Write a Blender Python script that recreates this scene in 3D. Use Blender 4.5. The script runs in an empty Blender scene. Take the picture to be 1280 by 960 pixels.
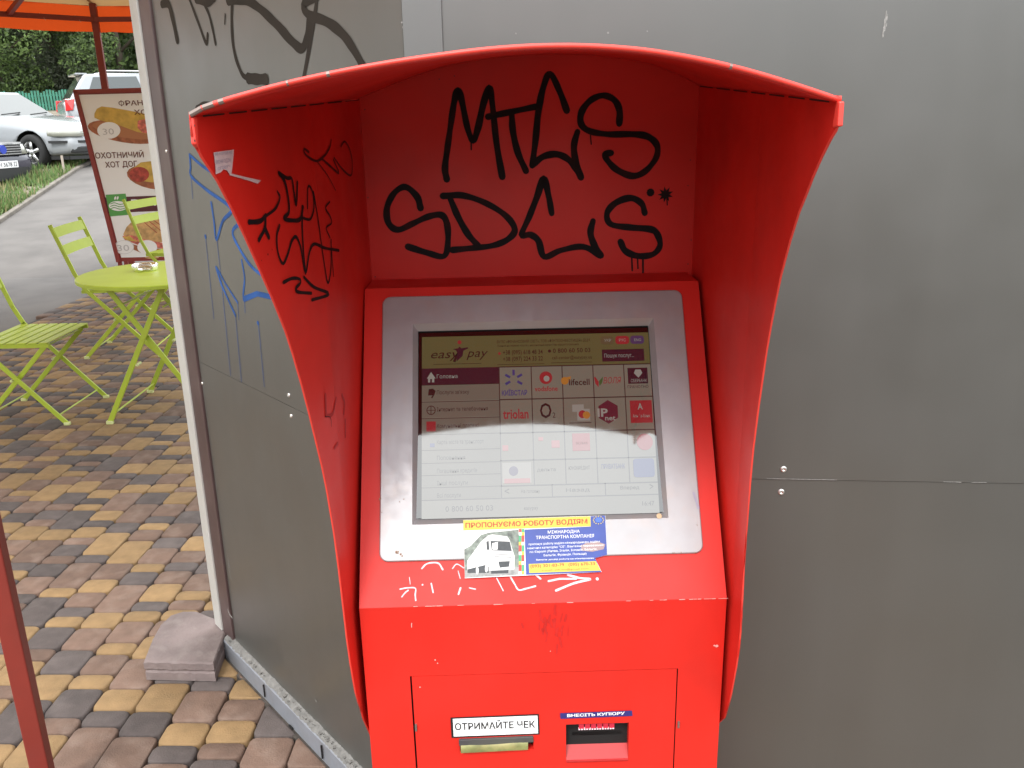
import bpy, bmesh, math, random
import numpy as np
from mathutils import Vector, Matrix
random.seed(7); rng = np.random.default_rng(7)
S = bpy.context.scene; COL = S.collection

# ------------------------------------------------------------------ camera
F = 1072.0                       # focal length for a 1280 px wide picture
PITCH, ROLL, CAMH = math.radians(17.3), math.radians(1.07), 1.55
_f = Vector((0, math.cos(PITCH), -math.sin(PITCH))); _r = Vector((1, 0, 0)); _u = _r.cross(_f)
CR = _r*math.cos(ROLL) - _u*math.sin(ROLL); CU = _r*math.sin(ROLL) + _u*math.cos(ROLL)
CO = Vector((0, 0, CAMH))
cd = bpy.data.cameras.new('camera'); cam = bpy.data.objects.new('camera', cd); COL.objects.link(cam)
cd.sensor_width = 36; cd.lens = 36*F/1280; cd.clip_start = .02; cd.clip_end = 900
cam.matrix_world = Matrix(((CR.x, CU.x, -_f.x, 0), (CR.y, CU.y, -_f.y, 0), (CR.z, CU.z, -_f.z, CAMH), (0, 0, 0, 1)))
S.camera = cam

# ------------------------------------------------------------------ light
SUN_EL, SUN_AZ = math.radians(52), math.radians(200)      # azimuth clockwise from +Y: behind the camera, a little left
w = bpy.data.worlds.new('World'); S.world = w; w.use_nodes = True
nt = w.node_tree; N = nt.nodes; Lk = nt.links
for n in list(N): N.remove(n)
out = N.new('ShaderNodeOutputWorld'); bg = N.new('ShaderNodeBackground'); sky = N.new('ShaderNodeTexSky')
sky.sky_type = 'NISHITA'; sky.sun_disc = False; sky.sun_elevation = SUN_EL; sky.sun_rotation = SUN_AZ
sky.dust_density = 4; sky.air_density = 1.0
tc = N.new('ShaderNodeTexCoord'); cn = N.new('ShaderNodeTexNoise'); cn.inputs['Scale'].default_value = 2.2; cn.inputs['Detail'].default_value = 5
cr = N.new('ShaderNodeValToRGB'); cr.color_ramp.elements[0].position = .3; cr.color_ramp.elements[1].position = .7
cr.color_ramp.elements[0].color = (21.5, 22.7, 23.8, 1); cr.color_ramp.elements[1].color = (27.4, 28.2, 28.8, 1)
sp_z = N.new('ShaderNodeSeparateXYZ'); Lk.new(tc.outputs['Generated'], sp_z.inputs[0]); mz = N.new('ShaderNodeMapRange'); Lk.new(sp_z.outputs['Z'], mz.inputs[0])
mz.inputs[1].default_value = 0; mz.inputs[2].default_value = .8; mz.inputs[3].default_value = .58; mz.inputs[4].default_value = 1.0      # overcast: the zenith is brighter than the horizon
ml = N.new('ShaderNodeVectorMath'); ml.operation = 'SCALE'; Lk.new(cr.outputs[0], ml.inputs[0]); Lk.new(mz.outputs[0], ml.inputs['Scale'])
mx = N.new('ShaderNodeMix'); mx.data_type = 'RGBA'; mx.inputs[0].default_value = .86
Lk.new(tc.outputs['Generated'], cn.inputs['Vector']); Lk.new(cn.outputs['Fac'], cr.inputs[0])
Lk.new(sky.outputs[0], mx.inputs[6]); Lk.new(ml.outputs[0], mx.inputs[7]); Lk.new(mx.outputs[2], bg.inputs[0]); Lk.new(bg.outputs[0], out.inputs[0])
bg.inputs[1].default_value = .1
sl = bpy.data.lights.new('sun', 'SUN'); so = bpy.data.objects.new('sun', sl); COL.objects.link(so)
sl.energy = 1.4; sl.angle = math.radians(12); sl.color = (1, .97, .92)
sd = Vector((math.sin(SUN_AZ)*math.cos(SUN_EL), math.cos(SUN_AZ)*math.cos(SUN_EL), math.sin(SUN_EL)))
so.rotation_euler = sd.to_track_quat('Z', 'Y').to_euler()
S.view_settings.view_transform = 'Standard'; S.view_settings.look = 'None'; S.view_settings.exposure = .65; S.view_settings.gamma = 1
S.render.engine = 'CYCLES'; S.cycles.max_bounces = 8; S.cycles.transparent_max_bounces = 12

# ------------------------------------------------------------------ materials
def srgb(r, g, b):
    f = lambda c: (c/255)/12.92 if c <= 10 else ((c/255+.055)/1.055)**2.4
    return (f(r), f(g), f(b), 1)
def lin(r, g, b): return (r, g, b, 1)
MATS = {}
def mat(name, col, rough=.6, metal=0, ior=1.5, emit=None, var=.0, vscale=6, rvar=0, bump=0, bscale=60, dirt=None, dscale=9, damt=.3, rand=0, coat=0, trans=0, alpha=1, coords='pos', coatr=.1, streak=0, dent=0):
    if name in MATS: return MATS[name]
    m = bpy.data.materials.new(name); m.use_nodes = True; t = m.node_tree; b = t.nodes['Principled BSDF']
    b.inputs['Roughness'].default_value = rough; b.inputs['Metallic'].default_value = metal; b.inputs['IOR'].default_value = ior
    b.inputs['Coat Weight'].default_value = coat; b.inputs['Coat Roughness'].default_value = coatr; b.inputs['Transmission Weight'].default_value = trans
    b.inputs['Alpha'].default_value = alpha
    src = None
    def noise(scale, detail=4):
        n = t.nodes.new('ShaderNodeTexNoise'); n.inputs['Scale'].default_value = scale; n.inputs['Detail'].default_value = detail
        if coords == 'pos':
            g = t.nodes.new('ShaderNodeNewGeometry'); t.links.new(g.outputs['Position'], n.inputs['Vector'])
        return n
    def mixc(fac, a, bb, mode='MIX'):
        x = t.nodes.new('ShaderNodeMix'); x.data_type = 'RGBA'; x.blend_type = mode
        for s, v in ((0, fac), (6, a), (7, bb)):
            if hasattr(v, 'links'): t.links.new(v, x.inputs[s])
            else: x.inputs[s].default_value = v
        return x.outputs[2]
    c = col
    if var:
        n = noise(vscale); mr = t.nodes.new('ShaderNodeMapRange'); t.links.new(n.outputs['Fac'], mr.inputs[0])
        mr.inputs[1].default_value = .3; mr.inputs[2].default_value = .7
        c = mixc(mr.outputs[0], tuple(x*(1-var) for x in col[:3])+(1,), tuple(min(1, x*(1+var)) for x in col[:3])+(1,))
    if rand:
        oi = t.nodes.new('ShaderNodeObjectInfo'); mr = t.nodes.new('ShaderNodeMapRange'); t.links.new(oi.outputs['Random'], mr.inputs[0])
        mr.inputs[3].default_value = 1-rand; mr.inputs[4].default_value = 1+rand
        cc = t.nodes.new('ShaderNodeCombineColor')
        for i in range(3): t.links.new(mr.outputs[0], cc.inputs[i])
        c = mixc(1.0, c, cc.outputs[0], 'MULTIPLY')
    if dirt:
        n = noise(dscale, 8); mr = t.nodes.new('ShaderNodeMapRange'); t.links.new(n.outputs['Fac'], mr.inputs[0])
        mr.inputs[1].default_value = .5; mr.inputs[2].default_value = .75; mr.inputs[4].default_value = damt
        c = mixc(mr.outputs[0], c, dirt)
    if streak:      # dust runs down the sheet: noise stretched along the vertical
        g = t.nodes.new('ShaderNodeNewGeometry'); vm = t.nodes.new('ShaderNodeVectorMath'); vm.operation = 'MULTIPLY'; vm.inputs[1].default_value = (26, 26, 1.1)
        t.links.new(g.outputs['Position'], vm.inputs[0]); n = t.nodes.new('ShaderNodeTexNoise'); n.inputs['Scale'].default_value = 1; n.inputs['Detail'].default_value = 6
        t.links.new(vm.outputs[0], n.inputs['Vector']); mr = t.nodes.new('ShaderNodeMapRange'); t.links.new(n.outputs['Fac'], mr.inputs[0])
        mr.inputs[1].default_value = .45; mr.inputs[2].default_value = .8; mr.inputs[4].default_value = streak
        c = mixc(mr.outputs[0], c, tuple(min(1, x*1.9+.01) for x in col[:3])+(1,))
    if hasattr(c, 'links'): t.links.new(c, b.inputs['Base Color'])
    else: b.inputs['Base Color'].default_value = c
    if rvar:
        n = noise(vscale*2.3); mr = t.nodes.new('ShaderNodeMapRange'); t.links.new(n.outputs['Fac'], mr.inputs[0])
        mr.inputs[1].default_value = .3; mr.inputs[2].default_value = .7
        mr.inputs[3].default_value = rough-rvar; mr.inputs[4].default_value = rough+rvar; t.links.new(mr.outputs[0], b.inputs['Roughness'])
    if bump:
        n = noise(bscale, 6); bp = t.nodes.new('ShaderNodeBump'); bp.inputs['Strength'].default_value = bump; bp.inputs['Distance'].default_value = .004
        t.links.new(n.outputs['Fac'], bp.inputs['Height']); t.links.new(bp.outputs[0], b.inputs['Normal'])
    if dent:
        n = noise(2.1, 2); bp = t.nodes.new('ShaderNodeBump'); bp.inputs['Strength'].default_value = dent; bp.inputs['Distance'].default_value = .03
        t.links.new(n.outputs['Fac'], bp.inputs['Height'])
        if b.inputs['Normal'].links: t.links.new(b.inputs['Normal'].links[0].from_socket, bp.inputs['Normal'])
        t.links.new(bp.outputs[0], b.inputs['Normal'])
    if emit:
        b.inputs['Emission Color'].default_value = emit[0]; b.inputs['Emission Strength'].default_value = emit[1]
    MATS[name] = m; return m
def translucent(name, col, fac=.5, var=.1):
    if name in MATS: return MATS[name]
    m = mat(name, col, .9, var=var, vscale=9); t = m.node_tree; b = t.nodes['Principled BSDF']; o = t.nodes['Material Output']
    tr = t.nodes.new('ShaderNodeBsdfTranslucent'); tr.inputs[0].default_value = col
    ms = t.nodes.new('ShaderNodeMixShader'); ms.inputs[0].default_value = fac
    t.links.new(b.outputs[0], ms.inputs[1]); t.links.new(tr.outputs[0], ms.inputs[2]); t.links.new(ms.outputs[0], o.inputs[0]); return m
RED = mat('red_paint', lin(.62, .019, .0115), .45, ior=1.42, streak=.05, var=.09, vscale=5, rvar=.08, bump=.02, bscale=400, dirt=lin(.24, .018, .015), dscale=7, damt=.25)
REDLIT = mat('red_paint_lit_edge', lin(.72, .05, .035), .4)  # brighter copy of the red: light on the edges put into the colour
WORN = mat('bare_steel', lin(.22, .17, .15), .5, metal=.5)
BLACK = mat('black_gap', lin(.006, .006, .006), .8)
INK = mat('black_marker', lin(.006, .006, .007), .65, ior=1.3, dirt=lin(.06, .006, .006), dscale=45, damt=.5)
INKTHIN = mat('faded_marker', lin(.075, .010, .010), .5)
BLUEINK = mat('blue_marker', lin(.022, .075, .24), .65, ior=1.3, var=.3, vscale=25)
BROWNINK = mat('brown_black_marker', lin(.016, .012, .009), .6, ior=1.3, var=.3, vscale=12)
WHITEINK = mat('white_chalk_paint', lin(.85, .55, .58), .6, var=.15, vscale=200)
SILVER = mat('silver_paint', lin(.37, .358, .365), .38, metal=.35, ior=1.5, var=.05, vscale=30, rvar=.07, bump=.03, bscale=700, dirt=lin(.42, .33, .28), dscale=40, damt=.35)
WALL = mat('grey_wall_paint', lin(.0635, .0615, .0545), .36, ior=2.1, var=.06, vscale=2.5, rvar=.05, bump=.012, bscale=25, dirt=lin(.066, .066, .060), dscale=3.5, damt=.3, streak=.06, dent=.05)
TRIM = mat('grey_trim_paint', lin(.075, .075, .070), .36, ior=2.1, var=.05, vscale=4)
BROWN = mat('brown_frame_profile', lin(.075, .047, .045), .4, ior=1.5, var=.12, vscale=9, dirt=lin(.13, .1, .09), damt=.3)
WHITE = mat('white_plastic_profile', lin(.47, .46, .43), .45, var=.05, vscale=12, dirt=lin(.4, .36, .3), dscale=20, damt=.3)
FLASH = mat('grey_blue_base_paint', lin(.21, .22, .245), .55, var=.08, vscale=18, bump=.12, bscale=60, dirt=lin(.20, .20, .20), dscale=30, damt=.5)
MORTAR = mat('crumbled_mortar', lin(.17, .165, .155), .95, var=.25, vscale=60, bump=.9, bscale=90)
STEEL = mat('steel_screw', lin(.8, .78, .74), .3, metal=.9)

# ------------------------------------------------------------------ object helpers
def link(o, parent=None):
    COL.objects.link(o)
    if parent is not None: o.parent = parent
    return o
def tag(o, label=None, cat=None, group=None, kind=None):
    if label: o['label'] = label
    if cat: o['category'] = cat
    if group: o['group'] = group
    if kind: o['kind'] = kind
    return o
def empty(name, label, cat, loc=(0, 0, 0), rz=0, group=None, M=None):
    o = bpy.data.objects.new(name, None); COL.objects.link(o); o.empty_display_size = .1
    if M is not None: o.matrix_world = M
    else: o.location = loc; o.rotation_euler = (0, 0, rz)
    return tag(o, label, cat, group)
def mesh(name, V, Fc, m=None, smooth=False, mi=None, mats=None):
    me = bpy.data.meshes.new(name); me.from_pydata([tuple(v) for v in V], [], Fc)
    if mats:
        for x in mats: me.materials.append(x)
        if mi: me.polygons.foreach_set('material_index', mi)
    elif m: me.materials.append(m)
    if smooth: me.polygons.foreach_set('use_smooth', [True]*len(me.polygons))
    me.update(); return me
STUFF = {'sign_lettering', 'sign_small_print', 'strip_lettering', 'paint_scratches', 'paint_chips', 'rust_chips', 'chalk_marks', 'scuff', 'rivet_specks', 'seam_gap', 'worn_edge', 'folded_edge', 'roof_lip', 'light_bar', 'light_teeth', 'faded_lettering',
  'white_lettering', 'red_lettering', 'brown_lettering', 'price', 'flags', 'emblem_stars', 'truck_dark_parts', 'truck_light_parts', 'crack', 'black_graffiti', 'blue_graffiti', 'faded_graffiti', 'old_smudge', 'plate_lettering', 'logo_mark', 'logo_lines', 'grill_marks', 'tie_cord', 'edge_chip', 'drips', 'graffiti'}
class MB:
    def __init__(s): s.V = []; s.F = []
    def add(s, V, Fc):
        b = len(s.V); s.V += [Vector(v) for v in V]; s.F += [tuple(i+b for i in f) for f in Fc]; return s
    def box(s, x0, x1, y0, y1, z0, z1):
        V = [(x0, y0, z0), (x1, y0, z0), (x1, y1, z0), (x0, y1, z0), (x0, y0, z1), (x1, y0, z1), (x1, y1, z1), (x0, y1, z1)]
        return s.add(V, [(0, 3, 2, 1), (4, 5, 6, 7), (0, 1, 5, 4), (1, 2, 6, 5), (2, 3, 7, 6), (3, 0, 4, 7)])
    def obox(s, c, ax, ay, az):      # oriented box: centre and three half vectors
        c, ax, ay, az = Vector(c), Vector(ax), Vector(ay), Vector(az)
        V = [c+ax*i+ay*j+az*k for k in (-1, 1) for j in (-1, 1) for i in (-1, 1)]
        return s.add(V, [(0, 2, 3, 1), (4, 5, 7, 6), (0, 1, 5, 4), (1, 3, 7, 5), (3, 2, 6, 7), (2, 0, 4, 6)])
    def bar(s, a, b, wd, th, up=(0, 0, 1)):     # flat bar from a to b
        a, b = Vector(a), Vector(b); d = (b-a); l = d.length; d /= l
        side = d.cross(Vector(up)); side = side.normalized() if side.length > 1e-4 else Vector((1, 0, 0)); n = side.cross(d).normalized()
        return s.obox((a+b)/2, d*l/2, side*wd/2, n*th/2)
    def tube(s, pts, r, n=8, cap=True):
        pts = [Vector(p) for p in pts]; rings = []
        for i, p in enumerate(pts):
            d = (pts[min(i+1, len(pts)-1)]-pts[max(i-1, 0)]).normalized()
            a = d.cross(Vector((0, 0, 1)));  a = a.normalized() if a.length > 1e-3 else Vector((1, 0, 0)); b = d.cross(a)
            rr = r[i] if isinstance(r, (list, tuple)) else r
            rings.append([p+(a*math.cos(2*math.pi*k/n)+b*math.sin(2*math.pi*k/n))*rr for k in range(n)])
        V = [v for q in rings for v in q]; Fc = []
        for i in range(len(pts)-1):
            for k in range(n): Fc.append((i*n+k, i*n+(k+1) % n, (i+1)*n+(k+1) % n, (i+1)*n+k))
        if cap: Fc += [tuple(range(n))[::-1], tuple((len(pts)-1)*n+k for k in range(n))]
        return s.add(V, Fc)
    def prism(s, poly, n, t):        # polygon of 3-D points pushed along n by t
        poly = [Vector(p) for p in poly]; n = Vector(n).normalized()*t; k = len(poly)
        return s.add(poly+[p+n for p in poly], [tuple(range(k))[::-1], tuple(range(k, 2*k))]+[(i, (i+1) % k, (i+1) % k+k, i+k) for i in range(k)])
    def lathe(s, prof, c=(0, 0, 0), n=24, ax='z'):
        V = []
        for r, z in prof:
            for k in range(n):
                a = 2*math.pi*k/n; p = (r*math.cos(a), r*math.sin(a), z)
                if ax == 'y': p = (p[0], p[2], p[1])
                V.append(Vector(p)+Vector(c))
        return s.add(V, [(i*n+k, i*n+(k+1) % n, (i+1)*n+(k+1) % n, (i+1)*n+k) for i in range(len(prof)-1) for k in range(n)])
    def build(s, name, m, parent=None, smooth=False, bev=0, kind=None, label=None, seg=2):
        o = bpy.data.objects.new(name, mesh(name, s.V, s.F, m, smooth)); link(o, parent)
        if bev:
            b = o.modifiers.new('bevel', 'BEVEL'); b.width = bev; b.segments = seg; b.limit_method = 'ANGLE'; b.angle_limit = math.radians(40)
        if kind: o['kind'] = kind
        elif name.split('.')[0] in STUFF: o['kind'] = 'stuff'
        if label: o['label'] = label
        return o
def ray(px, py): return CR*((px-640)/F) - CU*((py-480)/F) + _f
def hitz(px, py, z=0.0):
    d = ray(px, py); return CO+d*((z-CAMH)/d.z)

class Surf:
    """A flat surface in an object's own frame. pt() lands a measured sight line on it, off = distance proud of it."""
    def __init__(s, M, P, U, V, nrm):      # M: world matrix of the frame; P,U,V in that frame
        s.M = M; s.Mi = M.inverted(); s.P = Vector(P); s.U = Vector(U).normalized(); s.n = Vector(nrm).normalized(); s.V = s.n.cross(s.U).normalized()
        if s.V.dot(Vector(V)) < 0: s.V = -s.V
        s.o = s.Mi @ CO
    def pt(s, px, py, off=0.0):
        d = s.Mi.to_3x3() @ ray(px, py); P = s.P+s.n*off
        return s.o+d*((P-s.o).dot(s.n)/d.dot(s.n))
    def scale(s, px, py):            # metres per pixel there
        p = s.M @ s.pt(px, py); return (p-CO).dot(_f)/F
    def poly(s, pts, off): return [s.pt(x, y, off) for x, y in pts]
def smooth_line(P, k=6):
    P = [Vector(p) for p in P]
    if len(P) < 3: return P
    Q = [P[0]*2-P[1]]+P+[P[-1]*2-P[-2]]; R = []
    for i in range(1, len(Q)-2):
        for j in range(k):
            t = j/k; a, b, c, d = Q[i-1:i+3]
            R.append(.5*((2*b)+(c-a)*t+(2*a-5*b+4*c-d)*t*t+(3*b-a-3*c+d)*t**3))
    return R+[P[-1]]
OFFC = [0]
def stroke(mb, surf, pts, wpx, off=.0006, sm=True, taper=None, wm=None):
    """marker stroke along picture points; round ends, slightly uneven width"""
    OFFC[0] += 1; off = off+.00003*(OFFC[0] % 12)
    P2 = smooth_line([Vector((x, y, 0)) for x, y in pts]) if sm else [Vector((x, y, 0)) for x, y in pts]
    P = [surf.pt(p.x, p.y, off) for p in P2]
    w0 = wm if wm else wpx*surf.scale(pts[0][0], pts[0][1]); n = surf.n
    L = [];  R = []; m = len(P)
    for i, p in enumerate(P):
        d = (P[min(i+1, m-1)]-P[max(i-1, 0)])
        if d.length < 1e-7: d = surf.U.copy()
        sd_ = n.cross(d.normalized())
        f = i/(m-1) if m > 1 else 0
        ww = w0*(1+.07*math.sin(i*.9+len(pts))+.07*math.sin(i*.23+3*len(pts)))
        if taper: ww *= taper[0]+(taper[1]-taper[0])*f
        L.append(p+sd_*ww/2); R.append(p-sd_*ww/2)
    V = []
    for a, b in zip(L, R): V += [a, b]
    mb.add(V, [(2*i, 2*i+1, 2*i+3, 2*i+2) for i in range(m-1)])
    for e, nb in ((0, 1), (m-1, m-2)):
        rr = (L[e]-R[e]).length/2; c = P[e]-n*.00002; k = 8
        mb.add([c+(surf.U*math.cos(2*math.pi*q/k)+surf.V*math.sin(2*math.pi*q/k))*rr for q in range(k)], [tuple(range(k))])
def blob(mb, surf, x, y, r, off=.0006, spikes=0):
    OFFC[0] += 1; c = surf.pt(x, y, off+.00003*(OFFC[0] % 12)); rr = r*surf.scale(x, y); k = 10 if not spikes else spikes*2
    V = [c+(surf.U*math.cos(2*math.pi*q/k)+surf.V*math.sin(2*math.pi*q/k))*rr*((1.25 if q % 2 else .62) if spikes else 1) for q in range(k)]
    mb.add(V, [tuple(range(k))])
TC = {}
def text_mesh(s, bold=0.0, shear=0.0, res=2):
    key = (s, bold, shear, res)
    if key in TC: return TC[key]
    cu = bpy.data.curves.new('t', 'FONT'); cu.body = s; cu.offset = bold; cu.shear = shear; cu.resolution_u = res
    ob = bpy.data.objects.new('t', cu); me = ob.to_mesh()
    V = np.array([v.co[:] for v in me.vertices]); Fc = [tuple(p.vertices) for p in me.polygons]
    ob.to_mesh_clear(); bpy.data.objects.remove(ob); bpy.data.curves.remove(cu)
    x0 = V[:, 0].min(); V[:, 0] -= x0; W = V[:, 0].max(); TC[key] = (V, Fc, W); return TC[key]
def text_on(mb, surf, s, a, b, cap, off=.0008, bold=0.0, shear=0.0, mirror=False):
    """flat lettering: baseline from a to b, capital height cap (picture pixels)"""
    V, Fc, W = text_mesh(s, bold, shear); A = surf.pt(a[0], a[1], off); B = surf.pt(b[0], b[1], off)
    ex = (B-A)/W; up = surf.n.cross(ex.normalized())
    if up.dot(surf.V) < 0: up = -up
    mxp, myp = (a[0]+b[0])/2, (a[1]+b[1])/2
    C0 = surf.pt(mxp, myp, off); dx, dy = b[0]-a[0], b[1]-a[1]; l = math.hypot(dx, dy)
    C1 = surf.pt(mxp+dy/l*cap, myp-dx/l*cap, off); H = abs((C1-C0).dot(up))/.72
    mb.add([A+ex*v[0]+up*(v[1]*H) for v in V], Fc)
def flat(surf, pts, off, name, m, parent, rnd=0, label=None):
    P = surf.poly(pts, off); mb = MB(); mb.add(P, [tuple(range(len(P)))]); return mb.build(name, m, parent, label=label)
def ell(x, y, a, b, n=20, rot=0, t0=0, t1=2*math.pi):
    return [(x+a*math.cos(t)*math.cos(rot)-b*math.sin(t)*math.sin(rot), y+a*math.cos(t)*math.sin(rot)+b*math.sin(t)*math.cos(rot)) for t in [t0+(t1-t0)*i/n for i in range(n)]]
def Z(ox, oy, k, pts): return [(ox+x/k, oy+y/k) for x, y in pts]
def plate_holes(mb, x0, x1, z0, z1, y, holes, conv):
    xs = sorted({x0, x1, *[h[0] for h in holes], *[h[1] for h in holes]}); zs = sorted({z0, z1, *[h[2] for h in holes], *[h[3] for h in holes]})
    for i in range(len(xs)-1):
        for j in range(len(zs)-1):
            cx, cz = (xs[i]+xs[i+1])/2, (zs[j]+zs[j+1])/2
            if any(h[0] < cx < h[1] and h[2] < cz < h[3] for h in holes): continue
            mb.add([conv(xs[i], y, zs[j]), conv(xs[i+1], y, zs[j]), conv(xs[i+1], y, zs[j+1]), conv(xs[i], y, zs[j+1])], [(0, 1, 2, 3)])

# ------------------------------------------------------------------ terrain
def hgt(y):
    if y < 9.3: return 0.0
    if y < 16.2: return .116*(y-9.3)
    if y < 19: return .80+.085*(y-16.2)
    if y < 42: return 1.04+.055*(y-19)
    return 2.305
def hit(px, py, dz=0.0):
    d = ray(px, py); t = 1.0
    for _ in range(4000):
        p = CO+d*t
        if p.z <= hgt(p.y)+dz: return p
        t += .02
    return p
YS = [-40, -8, -2, 2, 6, 8, 9.3, 10.5, 12, 13.5, 15, 16.2, 17.5, 19, 22, 26, 30, 36, 42, 60, 120, 420]
def sheet(name, xl, xr, y0, y1, z, m, kind='structure', nx=1):
    ys = [y0]+[y for y in YS if y0 < y < y1]+[y1]; V = []; Fc = []
    for y in ys:
        for i in range(nx+1):
            a, b = xl(y), xr(y); V.append((a+(b-a)*i/nx, y, hgt(y)+z))
    for j in range(len(ys)-1):
        for i in range(nx):
            k = j*(nx+1)+i; Fc.append((k, k+1, k+nx+2, k+nx+1))
    o = bpy.data.objects.new(name, mesh(name, V, Fc, m)); link(o); o['kind'] = kind; return o
SOIL = mat('dry_soil', lin(.21, .175, .135), .95, var=.35, vscale=1.3, dirt=lin(.13, .17, .07), dscale=1.1, damt=.8, bump=.6, bscale=14)
ASPH = mat('pale_worn_asphalt', lin(.125, .114, .105), .9, var=.16, vscale=1.6, bump=.3, bscale=70, dirt=lin(.088, .080, .074), dscale=2.7, damt=.6)
JOINT = mat('paving_joint_sand', lin(.062, .052, .044), .95, var=.4, vscale=40, bump=.5, bscale=120)
PAVFAR = mat('brown_paving_far', lin(.21, .15, .11), .85, var=.4, vscale=7)
sheet('ground', lambda y: -300, lambda y: 300, -300, 420, -.09, SOIL)
kx = lambda y: -7.05-.20*(y-12.0)
px_ = lambda y: -4.02
sheet('path', kx, lambda y: (-4.05 if y < 9.6 else 30), -12, 40, -.035, ASPH)
def clipx(y): return 0
sheet('parking_lane', lambda y: -60, lambda y: kx(y)-1.3+.0*y, 16.0, 40, -.055, ASPH)
sheet('pavement', lambda y: -4.02, lambda y: 9, -12, 9.6, -.022, JOINT)

# ------------------------------------------------------------------ building walls frame
WA = Vector((-.88646, 2.24945, 0)); WD = Vector((.6538106, -.7566582, 0)); WN = Vector((.7566582, .6538106, 0))   # left wall: point, direction, inward normal
def wl(s, out_, z): return WA+WN*.02+WD*s-WN*out_+Vector((0, 0, z))      # point on left wall, out_ metres proud
CORN = wl(1.09, 0, 0); RD = Vector((1, -.0903, 0)).normalized(); RN = Vector((.0903, 1, 0)).normalized()     # right wall
def wr(s, out_, z): return CORN+RD*s-RN*out_+Vector((0, 0, z))
I4 = Matrix.Identity(4)
LS = Surf(I4, wl(0, 0, 0), WD, (0, 0, 1), -WN); RS = Surf(I4, wr(0, 0, 0), RD, (0, 0, 1), -RN)
def slab(mb, fn, s0, s1, o0, o1, z0, z1):
    P = [fn(s0, o0, z0), fn(s1, o0, z0), fn(s1, o1, z0), fn(s0, o1, z0), fn(s0, o0, z1), fn(s1, o0, z1), fn(s1, o1, z1), fn(s0, o1, z1)]
    return mb.add(P, [(0, 1, 2, 3), (7, 6, 5, 4), (0, 4, 5, 1), (1, 5, 6, 2), (2, 6, 7, 3), (3, 7, 4, 0)])
ZS, ZT = .936, 2.75
kiosk = empty('kiosk', 'grey metal clad kiosk with graffiti on its angled wall beside the red terminal', 'kiosk', wl(0, 0, 0) if False else (0, 0, 0))
kiosk.location = (0, 0, 0)
for z0, z1 in ((.055, ZS-.0005), (ZS+.0005, ZT)):
    slab(MB(), wl, .046, 1.088, -.03, 0, z0, z1).build('wall_panel', WALL, kiosk)
    slab(MB(), wr, .0005, 3.9, -.03, 0 if z0 < .5 else .0012, z0, z1).build('wall_panel', WALL, kiosk)
for z0, z1 in ((-.02, .055),): slab(MB(), wr, 0, 3.9, -.03, .02, z0, z1).build('base_strip', FLASH, kiosk)
slab(MB(), wr, .0, .062, .0012, .0045, .055, ZT).build('corner_trim', TRIM, kiosk, bev=.0012)
slab(MB(), wl, -.030, .042, -.05, .006, .052, ZT).build('frame_post', BROWN, kiosk, bev=.002)
slab(MB(), wl, -.083, -.032, -.05, .010, .068, ZT).build('frame_strip', WHITE, kiosk, bev=.002)
slab(MB(), wl, .0425, .0455, -.02, -.004, .055, ZT).build('joint_seal', BLACK, kiosk)
# side and rear walls, roof: seen only from other positions
SW0 = wl(-.081, -.051, 0)
mb = MB(); a, b = SW0, SW0+WN*3.4; mb.prism([a, b, b+Vector((0, 0, ZT)), a+Vector((0, 0, ZT))], WD, .05); mb.build('side_wall', WALL, kiosk)
mb = MB(); c = wr(3.9, 0, 0); e = c+RN*3.2; mb.prism([c, e, e+Vector((0, 0, ZT)), c+Vector((0, 0, ZT))], -RD, .05); mb.build('side_wall', WALL, kiosk)
mb = MB(); mb.prism([e, b, b+Vector((0, 0, ZT)), e+Vector((0, 0, ZT))], -WN, .05); mb.build('rear_wall', WALL, kiosk)
mb = MB(); rz = Vector((0, 0, ZT+.002)); mb.prism([SW0+rz-WN*.1-WD*.1, CORN+rz-WN*.05, c+rz-RN*.1, e+rz, b+rz], (0, 0, 1), .12); mb.build('roof', TRIM, kiosk)
# painted base kerb under the angled wall, with broken mortar on its upper edge
mb = MB(); prof = [(.020, -.02), (.021, .055), (.0185, .0575), (-.01, .0575)]
n = 46; V = []
for i in range(n+1):
    s_ = .0+1.088*i/n
    for k, (o_, z_) in enumerate(prof):
        j = 0 if k < 1 else .0005*math.sin(i*.9)+random.uniform(-.0003, .0003)
        V.append(wl(s_, o_+j, z_+j*.7))
m_ = len(prof); mb.add(V, [(i*m_+k, (i+1)*m_+k, (i+1)*m_+k+1, i*m_+k+1) for i in range(n) for k in range(m_-1)])
mb.add(V[:m_], [tuple(range(m_))]); mb.build('base_kerb', FLASH, kiosk)
V = []; prof = [(.0190, .0565), (.0160, .061), (.010, .065), (.004, .069), (-.002, .071)]; m_ = len(prof); n = 150
for i in range(n+1):
    for k, (o_, z_) in enumerate(prof):
        j = random.uniform(-.0009, .0009)*(1+1.6*(math.sin(i*.11)**2)); V.append(wl(.0+1.088*i/n, o_+j, z_+j*.8+.0008*math.sin(i*.35)))
mb = MB(); mb.add(V, [(i*m_+k, (i+1)*m_+k, (i+1)*m_+k+1, i*m_+k+1) for i in range(n) for k in range(m_-1)]); mb.build('mortar_fillet', MORTAR, kiosk, smooth=True)
mb = MB()
for i in range(60):
    s_ = random.choice([random.uniform(0, 1.05), random.uniform(.45, .95)]); r = random.uniform(.0012, .0038)
    c0 = wl(s_, random.uniform(.003, .015), .064+random.uniform(0, .004)); mb.obox(c0, WD*r*random.uniform(1, 3), -WN*r, (WD*.3+Vector((0, 0, 1)))*r*.7)
mb.build('mortar_crumbs', MORTAR, kiosk, kind='stuff')
mb = MB()
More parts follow.
